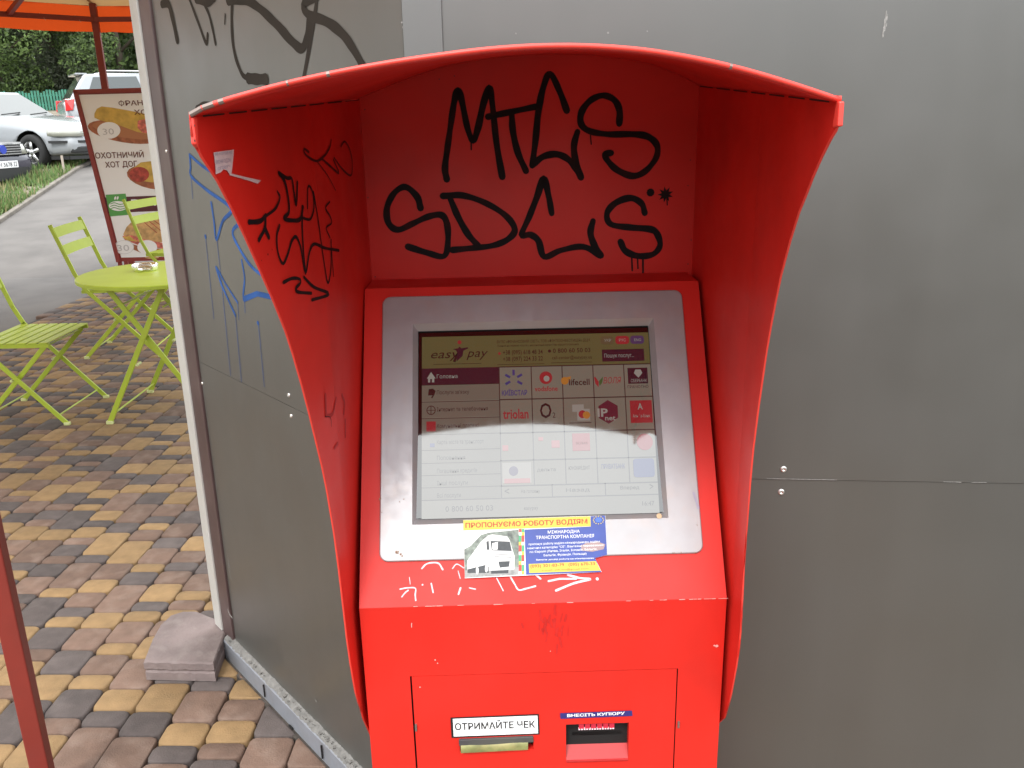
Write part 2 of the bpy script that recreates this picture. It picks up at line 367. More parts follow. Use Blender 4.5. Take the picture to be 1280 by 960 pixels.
for s0, s1, z0, z1 in ((.277, .279, .012, .052), (.60, .603, .010, .050), (.42, .44, .0, .004)):
    slab(mb, wl, s0, s1, .0225, .0265, z0, z1)
mb.build('crack', BLACK, kiosk)
mb = MB(); slab(mb, wl, -.02, 1.09, .018, .034, -.02, -.0035); mb.build('soil_gap', JOINT, kiosk)
def screw(parent, P, nrm, r=.0055, m=STEEL):
    n_ = Vector(nrm).normalized(); u = n_.cross(Vector((0, 0, 1))).normalized(); v = n_.cross(u); mb = MB(); k = 12
    R_ = [(r, 0), (r*.9, .0018), (r*.45, .0026), (r*.35, .0012)]
    V = [P+(u*math.cos(2*math.pi*q/k)+v*math.sin(2*math.pi*q/k))*a+n_*h for a, h in R_ for q in range(k)]
    mb.add(V, [(i*k+q, i*k+(q+1) % k, (i+1)*k+(q+1) % k, (i+1)*k+q) for i in range(3) for q in range(k)]+[tuple(3*k+q for q in range(k))])
    return mb.build('screw', m, parent, smooth=True)
for q in ((979.5, 586.5), (976.5, 615)): screw(kiosk, RS.pt(*q, .0012 if q[1] < 600 else 0), -RN, .0058)
for q in ((361, 494), (364, 520)): screw(kiosk, LS.pt(*q, 0), -WN, .005)
for q in ((208, 189), (253, 479)): screw(kiosk, LS.pt(*q, .012), -WN, .004)
PAINTFLECK = mat('pale_scratch', lin(.26, .255, .24), .8, var=.3, vscale=300)
mb = MB()
for x, y, r in ((645, 42, 1.1), (760, 41, 1.3), (809, 39, 1.0), (395, 876, 1.6), (278, 833, 1.3), (405, 632, .8), (502.5, 28, 1.2), (503.5, 34, 1.2)):
    blob(mb, RS if x > 500 else LS, x, y, r, .0021)
for i in range(17):
    x = random.uniform(942, 1060) if i < 12 else random.uniform(1100, 1275); y = 598+(x-940)*.0177
    stroke(mb, RS, [(x, y), (x+random.uniform(4, 16), y+.2)], random.uniform(.5, 1.1), .0018, sm=False)
for dx, y0, y1, w_ in ((0, 14, 27, 1.6), (-1.6, 24, 38, 2.2), (-3.4, 34, 46, 1.5), (1.4, 18, 25, 1.0), (-4.5, 40, 47, .8), (.5, 29, 33, 1)): stroke(mb, RS, [(1108+dx, y0), (1107.3+dx, y1)], w_, .0016, sm=False)
stroke(mb, LS, [(286, 700), (287, 715), (289, 724)], .9); stroke(mb, LS, [(284.5, 762), (287, 768), (290, 772)], 2.2, .013)
stroke(mb, LS, [(375, 585), (378, 594)], .7)
mb.build('paint_scratches', PAINTFLECK, kiosk)
# graffiti on the angled wall
mb = MB(); g = lambda p: Z(160, 0, 4, p)
for p, wd in (([(168, 22), (200, 18), (222, 90), (245, 200)], 7), ([(305, -10), (350, 110), (390, 215), (398, 172)], 4), ([(360, -20), (400, 60), (422, 140), (437, 217)], 4),
              ([(522, -20), (518, 100), (526, 230), (552, 330), (590, 388), (690, 395)], 5), ([(500, 2), (560, -2), (620, 16), (680, 62), (750, 130), (820, 208), (868, 242), (893, 190), (908, 90)], 8),
              ([(945, -10), (928, 110), (898, 280), (872, 420)], 5.5), ([(950, -30), (880, 20), (900, 72), (985, 105), (1060, 158), (1120, 235), (1190, 360)], 9),
              ([(345, 548), (385, 528), (450, 530)], 7), ([(340, -10), (400, 6), (430, -20)], 9), ([(485, 70), (483, 120)], 1.6)):
    stroke(mb, LS, g(p), wd*1.45)
stroke(mb, LS, g([(600, 392), (645, 396), (690, 396)]), 14)
mb.build('black_graffiti', BROWNINK, kiosk, label='black marker graffiti across the top of the angled wall')
mb = MB(); g = lambda p: Z(190, 160, 2.665, p)
for p, wd in (([(125, 90), (128, 130), (130, 160), (180, 205), (262, 268), (235, 310), (214, 372), (206, 310), (197, 250)], 4.5), ([(125, 90), (165, 125), (230, 170)], 4),
              ([(300, 312), (268, 345), (290, 400), (330, 460), (372, 492), (400, 488)], 5), ([(298, 440), (308, 500), (306, 570), (350, 550), (400, 562), (440, 580)], 3.6),
              ([(306, 570), (350, 552), (410, 566)], 7), ([(213, 465), (230, 520), (278, 625)], 4.5), ([(215, 465), (245, 520), (285, 582)], 3.5)):
    stroke(mb, LS, g(p), wd, sm=len(p) > 4)
for p in ([(130, 160), (135, 236)], [(308, 570), (310, 616)], [(178, 362), (206, 636)], [(216, 372), (232, 520), (262, 826)], [(278, 625), (298, 846)], [(285, 582), (289, 640)], [(354, 650), (374, 862)]):
    stroke(mb, LS, g(p), 1.0, sm=False)
for x, y in ((178, 362), (353, 650)): blob(mb, LS, 190+x/2.665, 160+y/2.665, 3)
mb.build('blue_graffiti', BLUEINK, kiosk, label='blue marker graffiti with long drips beside the terminal')

# ------------------------------------------------------------------ payment terminal
TR = Matrix(((0.9999189, -0.01224437, -0.00350369), (0.01225342, 0.99992161, 0.00257388), (0.0034719, -0.00261661, 0.99999055)))
ZO = .962
TM = Matrix.Translation(Vector((0.0341, .9422, .9687))-TR @ Vector((0, 0, ZO))) @ TR.to_4x4()
term = empty('payment_terminal', 'red self service payment terminal with curved hood, screen and black graffiti', 'terminal', M=TM)
c = lambda x, y, z: Vector((x, y, z+ZO))
W_ = .23; PY, PZ = .2265, .3604; PL = math.hypot(PY, PZ); e_ = Vector((0, PY/PL, PZ/PL)); nin = Vector((0, e_.z, -e_.y))
pan = lambda x, u, dd=0.0: c(0, 0, 0)+Vector((x, 0, 0))+e_*u+nin*dd            # sloped panel coordinates
SB = Surf(TM, c(0, .297, .3), (1, 0, 0), (0, 0, 1), (0, -1, 0))                 # hood back
SP = Surf(TM, pan(0, 0), (1, 0, 0), e_, -nin)                                    # sloped panel
SF = Surf(TM, c(0, 0, 0), (1, 0, 0), (0, 0, 1), (0, -1, 0))                      # front face
def wingx(y, sgn):          # inner face of a hood wing: straight beside the body, turned a little further on in front of it
    if sgn < 0: return -(.230+.027*(.297-y)) if y > 0 else -.238+.118*y
    return .236 if y > 0 else .236+.085*y
class Kink(Surf):
    def __init__(s, A, B): s.__dict__.update(A.__dict__); s.A = A; s.B = B
    def pt(s, px, py, off=0.0):
        p = s.A.pt(px, py, off); return p if p.y <= 0 else s.B.pt(px, py, off)
    def scale(s, px, py): return s.A.scale(px, py)
SL = Kink(Surf(TM, c(-.238, 0, 0), (-.118, -1, 0), (0, 0, 1), (1, -.118, 0)), Surf(TM, c(-.238, 0, 0), (-.027, -1, 0), (0, 0, 1), (1, -.027, 0)))
SR = Kink(Surf(TM, c(.236, 0, 0), (.085, 1, 0), (0, 0, 1), (-1, .085, 0)), Surf(TM, c(.236, 0, 0), (0, 1, 0), (0, 0, 1), (-1, 0, 0)))
# body sides and back
B = MB(); yb = .36; zb = -ZO
prof = [(.0, zb), (.0, 0), (PY, PZ), (yb, PZ), (yb, zb)]
for sx in (-1, 1):
    P = [c(sx*W_, y, z) for y, z in prof]; B.add(P, [(0, 1, 2, 3, 4) if sx < 0 else (4, 3, 2, 1, 0)])
B.add([c(-W_, PY, PZ), c(W_, PY, PZ), c(W_, yb, PZ), c(-W_, yb, PZ)], [(0, 1, 2, 3)])
B.add([c(-W_, yb, PZ), c(W_, yb, PZ), c(W_, yb, zb), c(-W_, yb, zb)], [(0, 1, 2, 3)])
# front face with the door opening, panel face with the bezel opening
DX, DZ0, DZ1 = .1725, -.80, -.101
plate_holes(B, -W_, W_, zb, 0, 0, [(-DX, DX, DZ0, DZ1)], c)
plate_holes(B, -W_, W_, 0, PL, 0, [(-.167, .167, .0975, .3755)], lambda x, y, z: pan(x, z))
bo = B.build('body', RED, term)
bm = bmesh.new(); bm.from_mesh(bo.data); bmesh.ops.remove_doubles(bm, verts=bm.verts, dist=1e-5); bmesh.ops.recalc_face_normals(bm, faces=bm.faces); bm.to_mesh(bo.data); bm.free()
bv = bo.modifiers.new('b', 'BEVEL'); bv.width = .0018; bv.segments = 3; bv.limit_method = 'ANGLE'; bv.angle_limit = math.radians(25)
mb = MB(); plate_holes(mb, -DX-.01, DX+.01, DZ0-.01, DZ1+.01, .012, [(.018, .093, -.177, -.130), (-.135, -.012, -.167, -.142)], c); mb.build('door_recess', BLACK, term)
# door with its two openings
pxl = lambda px, py: SF.pt(px, py)
b1a, b1b = SF.pt(707.5, 906), SF.pt(785, 948.5); r1a, r1b = SF.pt(574.5, 925), SF.pt(667, 937)
H1 = (b1a.x, b1b.x, b1b.z-ZO, b1a.z-ZO); H2 = (r1a.x, r1b.x, r1b.z-ZO, r1a.z-ZO)
mb = MB(); g_ = .0022
d0 = (-DX+g_, DX-g_*.6, DZ0+g_, DZ1-g_*.35)
plate_holes(mb, *d0, .0005, [H1, H2], c)
for x0, x1, z0, z1 in (d0,):
    for a, b in (((x0, z0), (x1, z0)), ((x1, z0), (x1, z1)), ((x1, z1), (x0, z1)), ((x0, z1), (x0, z0))):
        mb.add([c(a[0], .0005, a[1]), c(b[0], .0005, b[1]), c(b[0], .010, b[1]), c(a[0], .010, a[1])], [(0, 1, 2, 3)])
for h in (H1, H2):
    for a, b in (((h[0], h[2]), (h[1], h[2])), ((h[1], h[2]), (h[1], h[3])), ((h[1], h[3]), (h[0], h[3])), ((h[0], h[3]), (h[0], h[2]))):
        mb.add([c(a[0], .0005, a[1]), c(b[0], .0005, b[1]), c(b[0], .014, b[1]), c(a[0], .014, a[1])], [(0, 1, 2, 3)])
door = mb.build('door', RED, term)
DARK = mat('dark_plastic', lin(.012, .012, .014), .4, var=.2, vscale=50)
SF2 = Surf(TM, c(0, .0005, 0), (1, 0, 0), (0, 0, 1), (0, -1, 0))
# bill acceptor
mb = MB(); xa, xb, za, zb_ = H1; zm = SF.pt(745, 928).z-ZO
mb.add([c(xa, .035, za), c(xb, .035, za), c(xb, .035, zb_), c(xa, .035, zb_)], [(0, 1, 2, 3)])
mb.add([c(xa, .0, zb_), c(xb, .0, zb_), c(xb, .035, zb_), c(xa, .035, zb_)], [(0, 1, 2, 3)])
for x in (xa, xb): mb.add([c(x, .0, za), c(x, .035, za), c(x, .035, zb_), c(x, .0, zb_)], [(0, 1, 2, 3)])
acc = mb.build('bill_acceptor', DARK, door)
mb = MB(); mb.box(xa+.006, xb-.004, .012, .034, zm+ZO-.001, zm+ZO+.011); mb.build('acceptor_bar', DARK, door, bev=.003)
LED = mat('red_light_bar', lin(.35, .02, .04), .35, emit=(lin(1, .03, .08), .28))
LEDW = mat('pale_light_teeth', lin(.8, .6, .65), .4, emit=(lin(1, .6, .65), .35))
xl0, xl1 = SF.pt(724, 915).x, SF.pt(770, 915).x
mb = MB()
for i in range(6):
    w0 = (xl1-xl0)/6; x0 = xl0+i*w0; z_ = SF.pt(745, 915).z
    mb.box(x0+.0006, x0+w0-.0010, .009, .018, z_-.0016, zb_+ZO)
mb.build('light_bar', LED, acc)
mb = MB()
for i in range(14):
    w0 = (xl1-xl0)/14; x0 = xl0+i*w0; z_ = SF.pt(745, 917).z; mb.box(x0, x0+w0*.62, .0085, .018, z_-.0006, z_+.0009)
mb.build('light_teeth', LEDW, acc)
PINK = mat('red_plastic_scoop', lin(.42, .022, .022), .4, ior=1.45)
mb = MB(); mb.add([c(xa, -.0012, za), c(xb, -.0012, za), c(xb, .022, zm), c(xa, .022, zm)], [(0, 1, 2, 3)])
mb.box(xa, xb, -.0022, .001, za+ZO-.0012, za+ZO+.0012); mb.build('scoop', PINK, acc, bev=.0006)
# receipt slot with a curled receipt
mb = MB(); xa, xb, za, zb_ = H2; mb.add([c(xa, .03, za), c(xb, .03, za), c(xb, .03, zb_), c(xa, .03, zb_)], [(0, 1, 2, 3)]); mb.build('slot_back', DARK, door)
FLAP = mat('grey_slot_flap', lin(.06, .058, .06), .5, dirt=lin(.12, .12, .09), damt=.6)
mb = MB(); P = SF2.poly([(573.5, 925.5), (666.5, 921.5), (667, 928), (574, 933)], .0035); mb.prism(P, (0, 1, 0), .008); mb.build('slot_flap', FLAP, door, bev=.0006)
PAPER = mat('olive_receipt_paper', lin(.20, .20, .075), .55, var=.35, vscale=45, dirt=lin(.36, .28, .12), dscale=60, damt=.7)
mb = MB(); V = []
for i in range(9):
    f = i/8
    for k, (py_, oo) in enumerate(((929, .001), (933, .004), (937, .0055), (941.5, .005+.0008*math.sin(i*1.7)))):
        V.append(SF2.pt(576+(660-576)*f, py_-4.2*f, oo+.0005*math.sin(i*1.1+k)))
mb.add(V, [(i*4+k, (i+1)*4+k, (i+1)*4+k+1, i*4+k+1) for i in range(8) for k in range(3)]); mb.build('receipt', PAPER, door, smooth=True)
# signs on the door
SIGNW = mat('white_sign_plastic', lin(.86, .86, .86), .35); TXT = mat('black_print', lin(.012, .012, .014), .5)
sg = flat(SF2, [(563, 897), (673.5, 892.5), (674.5, 918), (564.5, 922.5)], .0010, 'receipt_sign', TXT, door)
flat(SF2, [(566, 898.6), (671.8, 894.4), (672.6, 916.6), (567.2, 920.7)], .0014, 'sign_face', SIGNW, door)
mb = MB(); text_on(mb, SF2, 'ОТРИМАЙТЕ ЧЕК', (568.8, 912.6), (669, 909.2), 8.2, .0018, bold=.018); mb.build('sign_lettering', TXT, door)
GREY = mat('grey_print', lin(.35, .35, .38), .5); mb = MB()
text_on(mb, SF2, 'РОЗМІНЯЙТЕ ТУТ', (640, 899.5), (667, 898.3), 1.6, .0018); mb.build('sign_small_print', GREY, door)
NAVY = mat('navy_print', lin(.030, .028, .16), .4); WHT = mat('white_print', lin(.8, .8, .8), .5)
flat(SF2, [(700, 891.5), (790, 888.2), (790.6, 895), (700.6, 898.6)], .0012, 'bill_strip', NAVY, door)
mb = MB(); text_on(mb, SF2, 'ВНЕСІТЬ КУПЮРУ', (709, 896.3), (781, 893.2), 3.4, .0016, bold=.03); mb.build('strip_lettering', WHT, door)
mb = MB()
for q in ((520, 909), (848, 905)): mb = MB(); mb.obox(SF.pt(*q), (.0012, 0, 0), (0, .002, 0), (0, 0, .005)); mb.build('lock_catch', WORN, door)
# bezel around the screen
hb, u0, u1 = .2051, .0561, .4118; gx, g0, g1 = .1573, .1098, .3640
def rrect(x0, x1, z0, z1, r, k=6):
    P = []
    for cx, cz, a0 in ((x1-r, z0+r, -90), (x1-r, z1-r, 0), (x0+r, z1-r, 90), (x0+r, z0+r, 180)):
        for i in range(k+1):
            a = math.radians(a0+90*i/k); P.append((cx+r*math.cos(a), cz+r*math.sin(a)))
    return P
def ring(mb, A, Bp, fa, fb):
    n_ = len(A); mb.add([fa(*p) for p in A]+[fb(*p) for p in Bp], [(i, (i+1) % n_, (i+1) % n_+n_, i+n_) for i in range(n_)])
o1 = rrect(-hb, hb, u0, u1, .011); o2 = rrect(-hb+.0012, hb-.0012, u0+.0012, u1-.0012, .010)
i1 = rrect(-gx-.0065, gx+.0065, g0-.0085, g1+.008, .0006); i2 = rrect(-gx, gx, g0, g1, .0006)
mb = MB(); up = lambda h: (lambda x, u: pan(x, u, -h))
ring(mb, o1, o1, up(-.0005), up(.0028)); ring(mb, o1, o2, up(.0028), up(.0038)); ring(mb, o2, i1, up(.0038), up(.0038)); ring(mb, i1, i2, up(.0038), up(-.006)); bez = mb.build('bezel', SILVER, term)
mb = MB(); ring(mb, i2, i2, up(-.0058), up(-.020)); mb.build('inner_edge', BLACK, bez)
mb = MB()
for x, y, r in ((503, 705-12.5, 2.3), (499, 689, 1.6)): pass
RUST = mat('rust_stain', lin(.26, .16, .10), .8, var=.4, vscale=300)
SZ = Surf(TM, pan(0, 0, -.0038), (1, 0, 0), e_, -nin)
random.seed(3)
def chips(mb, surf, spots, off=.0003):
    for x, y, r in spots:
        for _ in range(4): blob(mb, surf, x+random.uniform(-r, r), y+random.uniform(-r*.6, r*.6), r*random.uniform(.25, .55), off, spikes=random.choice([4, 5]))
chips(mb, SZ, ((497, 691, 3.2), (502, 694, 2.4), (505, 623.5, 1.4), (499, 627, 1), (476.5, 624, 2.2), (527, 676, .9), (512, 701, 1.3), (521, 700.5, 1.3), (842, 691.5, 1.5), (851, 691, 1.5), (870, 690, 2), (871, 656, 1), (477, 640, 1)))
mb.build('rust_chips', RUST, bez)
mb = MB(); stroke(mb, SZ, [(867, 616), (870, 625), (873, 635)], 3, .0004); 
GREYM = mat('grey_smear', lin(.33, .31, .40), .6); mb.build('smear', GREYM, bez)
mb = MB(); blob(mb, SZ, 824, 645, 3.4, .0012); AMB = mat('glue_drop', lin(.55, .38, .22), .5); mb.build('glue_drop', AMB, bez)
# monitor: glossy touch screen showing the payment menu
def scr(name, r, g, b, k=1.0):
    return mat(name, lin(.01, .01, .01), .045, ior=2.25, emit=(srgb(r, g, b), k), rvar=.02, vscale=22)
KS = .32
sc_bg = scr('screen_grey', 132, 127, 112, KS); sc_olive = scr('screen_olive', 112, 111, 66, KS*.8); sc_plum = scr('screen_plum', 46, 22, 38, KS)
sc_tab = scr('screen_tab', 118, 114, 100, KS); sc_line = scr('screen_line', 45, 42, 38, KS); sc_red = scr('screen_red', 170, 45, 50, KS); sc_blue = scr('screen_blue', 45, 62, 128, KS)
sc_black = scr('screen_black', 24, 20, 22, KS); sc_orange = scr('screen_orange', 200, 130, 50, KS); sc_green = scr('screen_green', 50, 100, 50, KS); sc_white = scr('screen_white', 165, 160, 150, KS)
sc_purple = scr('screen_purple', 75, 60, 100, KS); sc_mar = scr('screen_maroon', 95, 30, 48, KS); sc_pink = scr('screen_pink', 190, 110, 110, KS); sc_brn = scr('screen_brown', 100, 90, 60, KS)
GB, GT_ = .0030, .0095                       # the panel of glass sits a little deeper at its top
up_g = (pan(0, g1, GT_)-pan(0, g0, GB)).normalized(); ng = Vector((1, 0, 0)).cross(up_g); ng = ng if ng.y < 0 else -ng
SG = Surf(TM, pan(0, g0, GB), (1, 0, 0), up_g, ng)
mb = MB(); mb.add([pan(-gx-.002, g0, GB), pan(gx+.002, g0, GB), pan(gx+.002, g1, GT_), pan(-gx-.002, g1, GT_)], [(0, 1, 2, 3)])
mon = mb.build('monitor', mat('monitor_glass_edge', lin(.006, .006, .006), .035, ior=2.05), term)
# display corners in the picture: TL (526,421) TR (811,414.5) BR (825,641) BL (527,648)
QU = [(527.5, 426-4.5), (810.5, 413.5+2.0), (824.5, 641.0), (527.0, 649.0)]
def q(u, v):          # 0..1 across, 0..1 down, on the display's own quad
    a = [SG.pt(*p) for p in QU]; p = (a[0]*(1-u)+a[1]*u)*(1-v)+(a[3]*(1-u)+a[2]*u)*v; return p
def disp(mats, items):
    for nm, m, polys in items: pass
def bx(u0_, v0_, u1_, v1_): return [(u0_, v0_), (u1_, v0_), (u1_, v1_), (u0_, v1_)]
class D:
    """pieces of the menu on the display: every shape and every line of lettering an object of its own"""
    def __init__(s): s.P = []
    def p(s, pts, lay): s.P.append((0, [q(u, v)-nin*(.00012*lay) for u, v in pts], [tuple(range(len(pts)))])); return s
    def t(s, txt, u, v, wd, h, lay, bold=0, shear=0):
        V, Fc, W = text_mesh(txt, bold, shear); s.P.append((1, [q(u+x[0]/W*wd, v-x[1]/.72*h)-nin*(.00012*lay) for x in V], Fc)); return s
    def build(s, name, m, parent):
        for k, V, Fc in s.P:
            mb = MB(); mb.add(V, Fc); mb.build('lettering' if k else name, m, parent, kind='stuff' if k else None)
def cc(u, v, r, n=16, k=1.30): return [(u+r*math.cos(2*math.pi*i/n), v+r*k*math.sin(2*math.pi*i/n)) for i in range(n)]
def rr(u0_, v0_, u1_, v1_, r=.012):
    P = []
    for cx, cy, a0 in ((u1_-r, v0_+r*1.3, -90), (u1_-r, v1_-r*1.3, 0), (u0_+r, v1_-r*1.3, 90), (u0_+r, v0_+r*1.3, 180)):
        for i in range(4): a = math.radians(a0+30*i); P.append((cx+r*math.cos(a), cy+r*1.3*math.sin(a)))
    return P
D().p(bx(0, 0, 1, 1), 1).build('display', sc_bg, mon)
D().p(bx(0, 0, 1, .182), 2).build('header_band', sc_olive, mon)
D().p(bx(0, .182, .335, .275), 2).p(bx(.79, .095, .975, .165), 3).build('menu_highlight', sc_plum, mon)
tabs = D()
rows = [.275, .37, .462, .55, .635, .705, .77, .835]
for i in range(8): tabs.p(bx(0, rows[i]+.006, .335, (rows+[.90])[i+1]-.004), 2)
tabs.build('menu_tab', sc_tab, mon)
ln = D()
for u in (.335, .475, .61, .745, .88): ln.p(bx(u, .182, u+.004, .835), 3)
for v in (.180, .365, .55, .70, .835): ln.p(bx(.335, v, 1, v+.006), 3)
for u in (.335, .55, .775): ln.p(bx(u, .835, u+.004, .90), 3)
ln.p(bx(0, .90, 1, .905), 3)
for v in rows: ln.p(bx(0, v, .335, v+.004), 3)
ln.build('grid_line', sc_line, mon)
tx = D()
tx.t('easy', .04, .125, .125, .052, 4, .0, .3).t('pay', .195, .122, .095, .052, 4, .0, .3)
tx.p([(.135, .145), (.158, .085), (.165, .09), (.155, .12), (.147, .15)], 4)
tx.t('ВУЛС «ФІНАНСОВИЙ СВІТ», ТОВ «ФІНТЕХІНВЕСТИЦІЯ» ДЦМ', .33, .045, .41, .016, 4).t('Ліцензія на переказ коштів у національній валюті без відкриття рахунків', .33, .066, .36, .012, 4)
tx.t('+38 (095) 618 48 34', .355, .112, .175, .026, 4, .01).t('+38 (097) 224 33 22', .355, .150, .175, .026, 4, .01)
tx.t('0 800 60 50 03', .575, .108, .165, .026, 4, .01).t('call-center@easypay.ua', .57, .145, .175, .02, 4)
tx.p(bx(.33, .168, .535, .1705), 4).p(bx(.565, .164, .745, .1665), 4).p(bx(.05, .158, .26, .1605), 4)
tx.p(cc(.56, .097, .007), 4)
for i, s_ in enumerate(['Послуги зв’язку', 'Інтернет та телебачення', 'Комунальні платежі', 'Карта міста та транспорт', 'Поповнення', 'Погашення кредитів', 'Інші послуги', 'Всі послуги']):
    tx.t(s_, .065, rows[i]+.055, [.14, .22, .18, .2, .12, .17, .13, .1][i], .022, 4)
tx.t('lifecell', .64, .295, .09, .035, 4, .015)
tx.t('0 800 60 50 03', .10, .965, .2, .03, 4).t('easypay', .43, .965, .06, .02, 4).t('16:47', .93, .96, .05, .024, 4)
tx.t('На головну', .42, .877, .08, .018, 4).t('Назад', .61, .877, .1, .018, 4).t('Вперед', .84, .872, .08, .018, 4).t('<', .35, .885, .02, .04, 4).t('>', .965, .88, .015, .04, 4)
tx.t('O', .51, .475, .05, .085, 4, .012).t('2', .564, .475, .012, .03, 4).p(bx(.485, .505, .59, .508), 4).p(bx(.635, .505, .73, .509), 4)
tx.t('ЮНІКРЕДИТ', .625, .76, .09, .018, 4).t('ЕКСІМБАНК', .66, .625, .05, .012, 4).t('дельта', .49, .765, .08, .018, 4)
tx.p([(.027, .335), (.03, .30), (.05, .297), (.05, .335)], 4).p([(.05, .30), (.06, .31), (.055, .33), (.045, .352), (.04, .347), (.05, .33)], 4)
tx.p(cc(.04, .418, .02), 3.4)
D().p(cc(.04, .418, .0165), 3.7).build('icon_globe', sc_tab, mon)
tx.p(bx(.038, .395, .041, .44), 4).p(bx(.024, .417, .056, .420), 4)
tx.build('menu_mark', sc_black, mon)
r_ = D(); r_.p(cc(.165, .035, .009), 4).p(cc(.54, .25, .028, 22), 4).t('vodafone', .49, .325, .1, .028, 4, .015).t('triolan', .35, .475, .11, .055, 4, .02)
r_.p(rr(.852, .018, .912, .066), 4).p(bx(.90, .39, .995, .515), 4).t('ВОЛЯ', .79, .29, .078, .035, 4, .0, .2).p(cc(.955, .62, .035), 4).p(bx(.645, .565, .72, .66), 4)
r_.p([(.745+.005, .255), (.755, .25), (.77, .28), (.768, .31), (.755, .29)], 4).p(cc(.693, .46, .017), 5).p(bx(.02, .48, .06, .535), 3.5).p(cc(.34, .105, .006), 4)
r_.build('red_logo', sc_red, mon)
w_ = D(); w_.p(cc(.543, .255, .013, 14), 5).t('A', .933, .44, .022, .035, 5, .02).t('Альфа-Банк', .91, .485, .075, .018, 5).t('Головна', .065, .240, .09, .022, 5).t('Пошук послуг...', .80, .142, .13, .022, 5)
w_.t('РУС', .868, .050, .03, .016, 5).t('ENG', .935, .050, .03, .016, 5).t('УКР', .803, .050, .03, .016, 5).t('IP', .758, .475, .045, .045, 6, .03).t('net', .79, .497, .045, .028, 6, .02)
w_.p([(.022, .24), (.04, .203), (.06, .24), (.054, .24), (.054, .262), (.044, .262), (.044, .243), (.036, .243), (.036, .262), (.027, .262), (.027, .24)], 5)
w_.p([(.925, .235), (.932, .215), (.955, .215), (.962, .235), (.944, .262)], 6).t('СБЕРБАНК', .91, .287, .07, .018, 6).p(bx(.65, .405, .70, .445), 4).p(bx(.67, .43, .725, .495), 4.5)
w_.t('VISA', .655, .437, .035, .018, 5).p(bx(.343+.0, .715, .465, .825), 3.5)
w_.build('white_mark', sc_white, mon)
b_ = D()
for i in range(6):
    if i == 3: continue
    a = math.radians(-90+60*i+ (0)); cx, cy = .40, .255
    u_, v_ = math.cos(a), math.sin(a)*1.3; pu, pv = -math.sin(a)*.005, math.cos(a)*.0065
    b_.p([(cx+u_*.018+pu, cy+v_*.018+pv), (cx+u_*.042+pu, cy+v_*.042+pv), (cx+u_*.042-pu, cy+v_*.042-pv), (cx+u_*.018-pu, cy+v_*.018-pv)], 4)
b_.t('КИЇВСТАР', .347, .345, .11, .028, 4, .02).p(rr(.9, .71, .99, .81), 4).t('ПРИВАТБАНК', .765, .76, .1, .025, 4, .01).p(bx(.035, .60, .055, .62), 4)
b_.build('blue_logo', sc_blue, mon)
D().p(cc(.622, .27, .017), 4).p([(.63, .25), (.65, .245), (.645, .27)], 4).p(cc(.71, .465, .016), 5.5).build('orange_logo', sc_orange, mon)
D().p([(.772, .30), (.772, .275), (.79, .25), (.785, .285), (.776, .30)], 4).build('green_logo', sc_green, mon)
D().p([(.805+.048*math.cos(math.radians(30+60*i)), .45+.066*math.sin(math.radians(30+60*i))) for i in range(6)], 4).build('hexagon_logo', sc_mar, mon)
D().p(bx(.898, .205, .985, .295), 4).t('ГРАМОТНО', .895, .32, .09, .016, 4).p([(.158, .07), (.165, .06), (.173, .07), (.20, .065), (.205, .07), (.182, .085), (.178, .115), (.152, .145), (.156, .1), (.150, .082), (.135, .073)], 4.5).build('dark_logo', sc_plum, mon)
D().p(rr(.918, .018, .978, .066), 4).p(cc(.39, .76, .02), 5).build('purple_button', sc_purple, mon)
D().p(rr(.787, .018, .843, .066), 4).build('brown_button', sc_brn, mon)
D().p(bx(.35, .80, .46, .825), 4).p(bx(.50, .58, .52, .60), 4).p(bx(.555, .6, .59, .64), 4).p(bx(.345, .62, .37, .65), 4).build('pink_logo', sc_pink, mon)
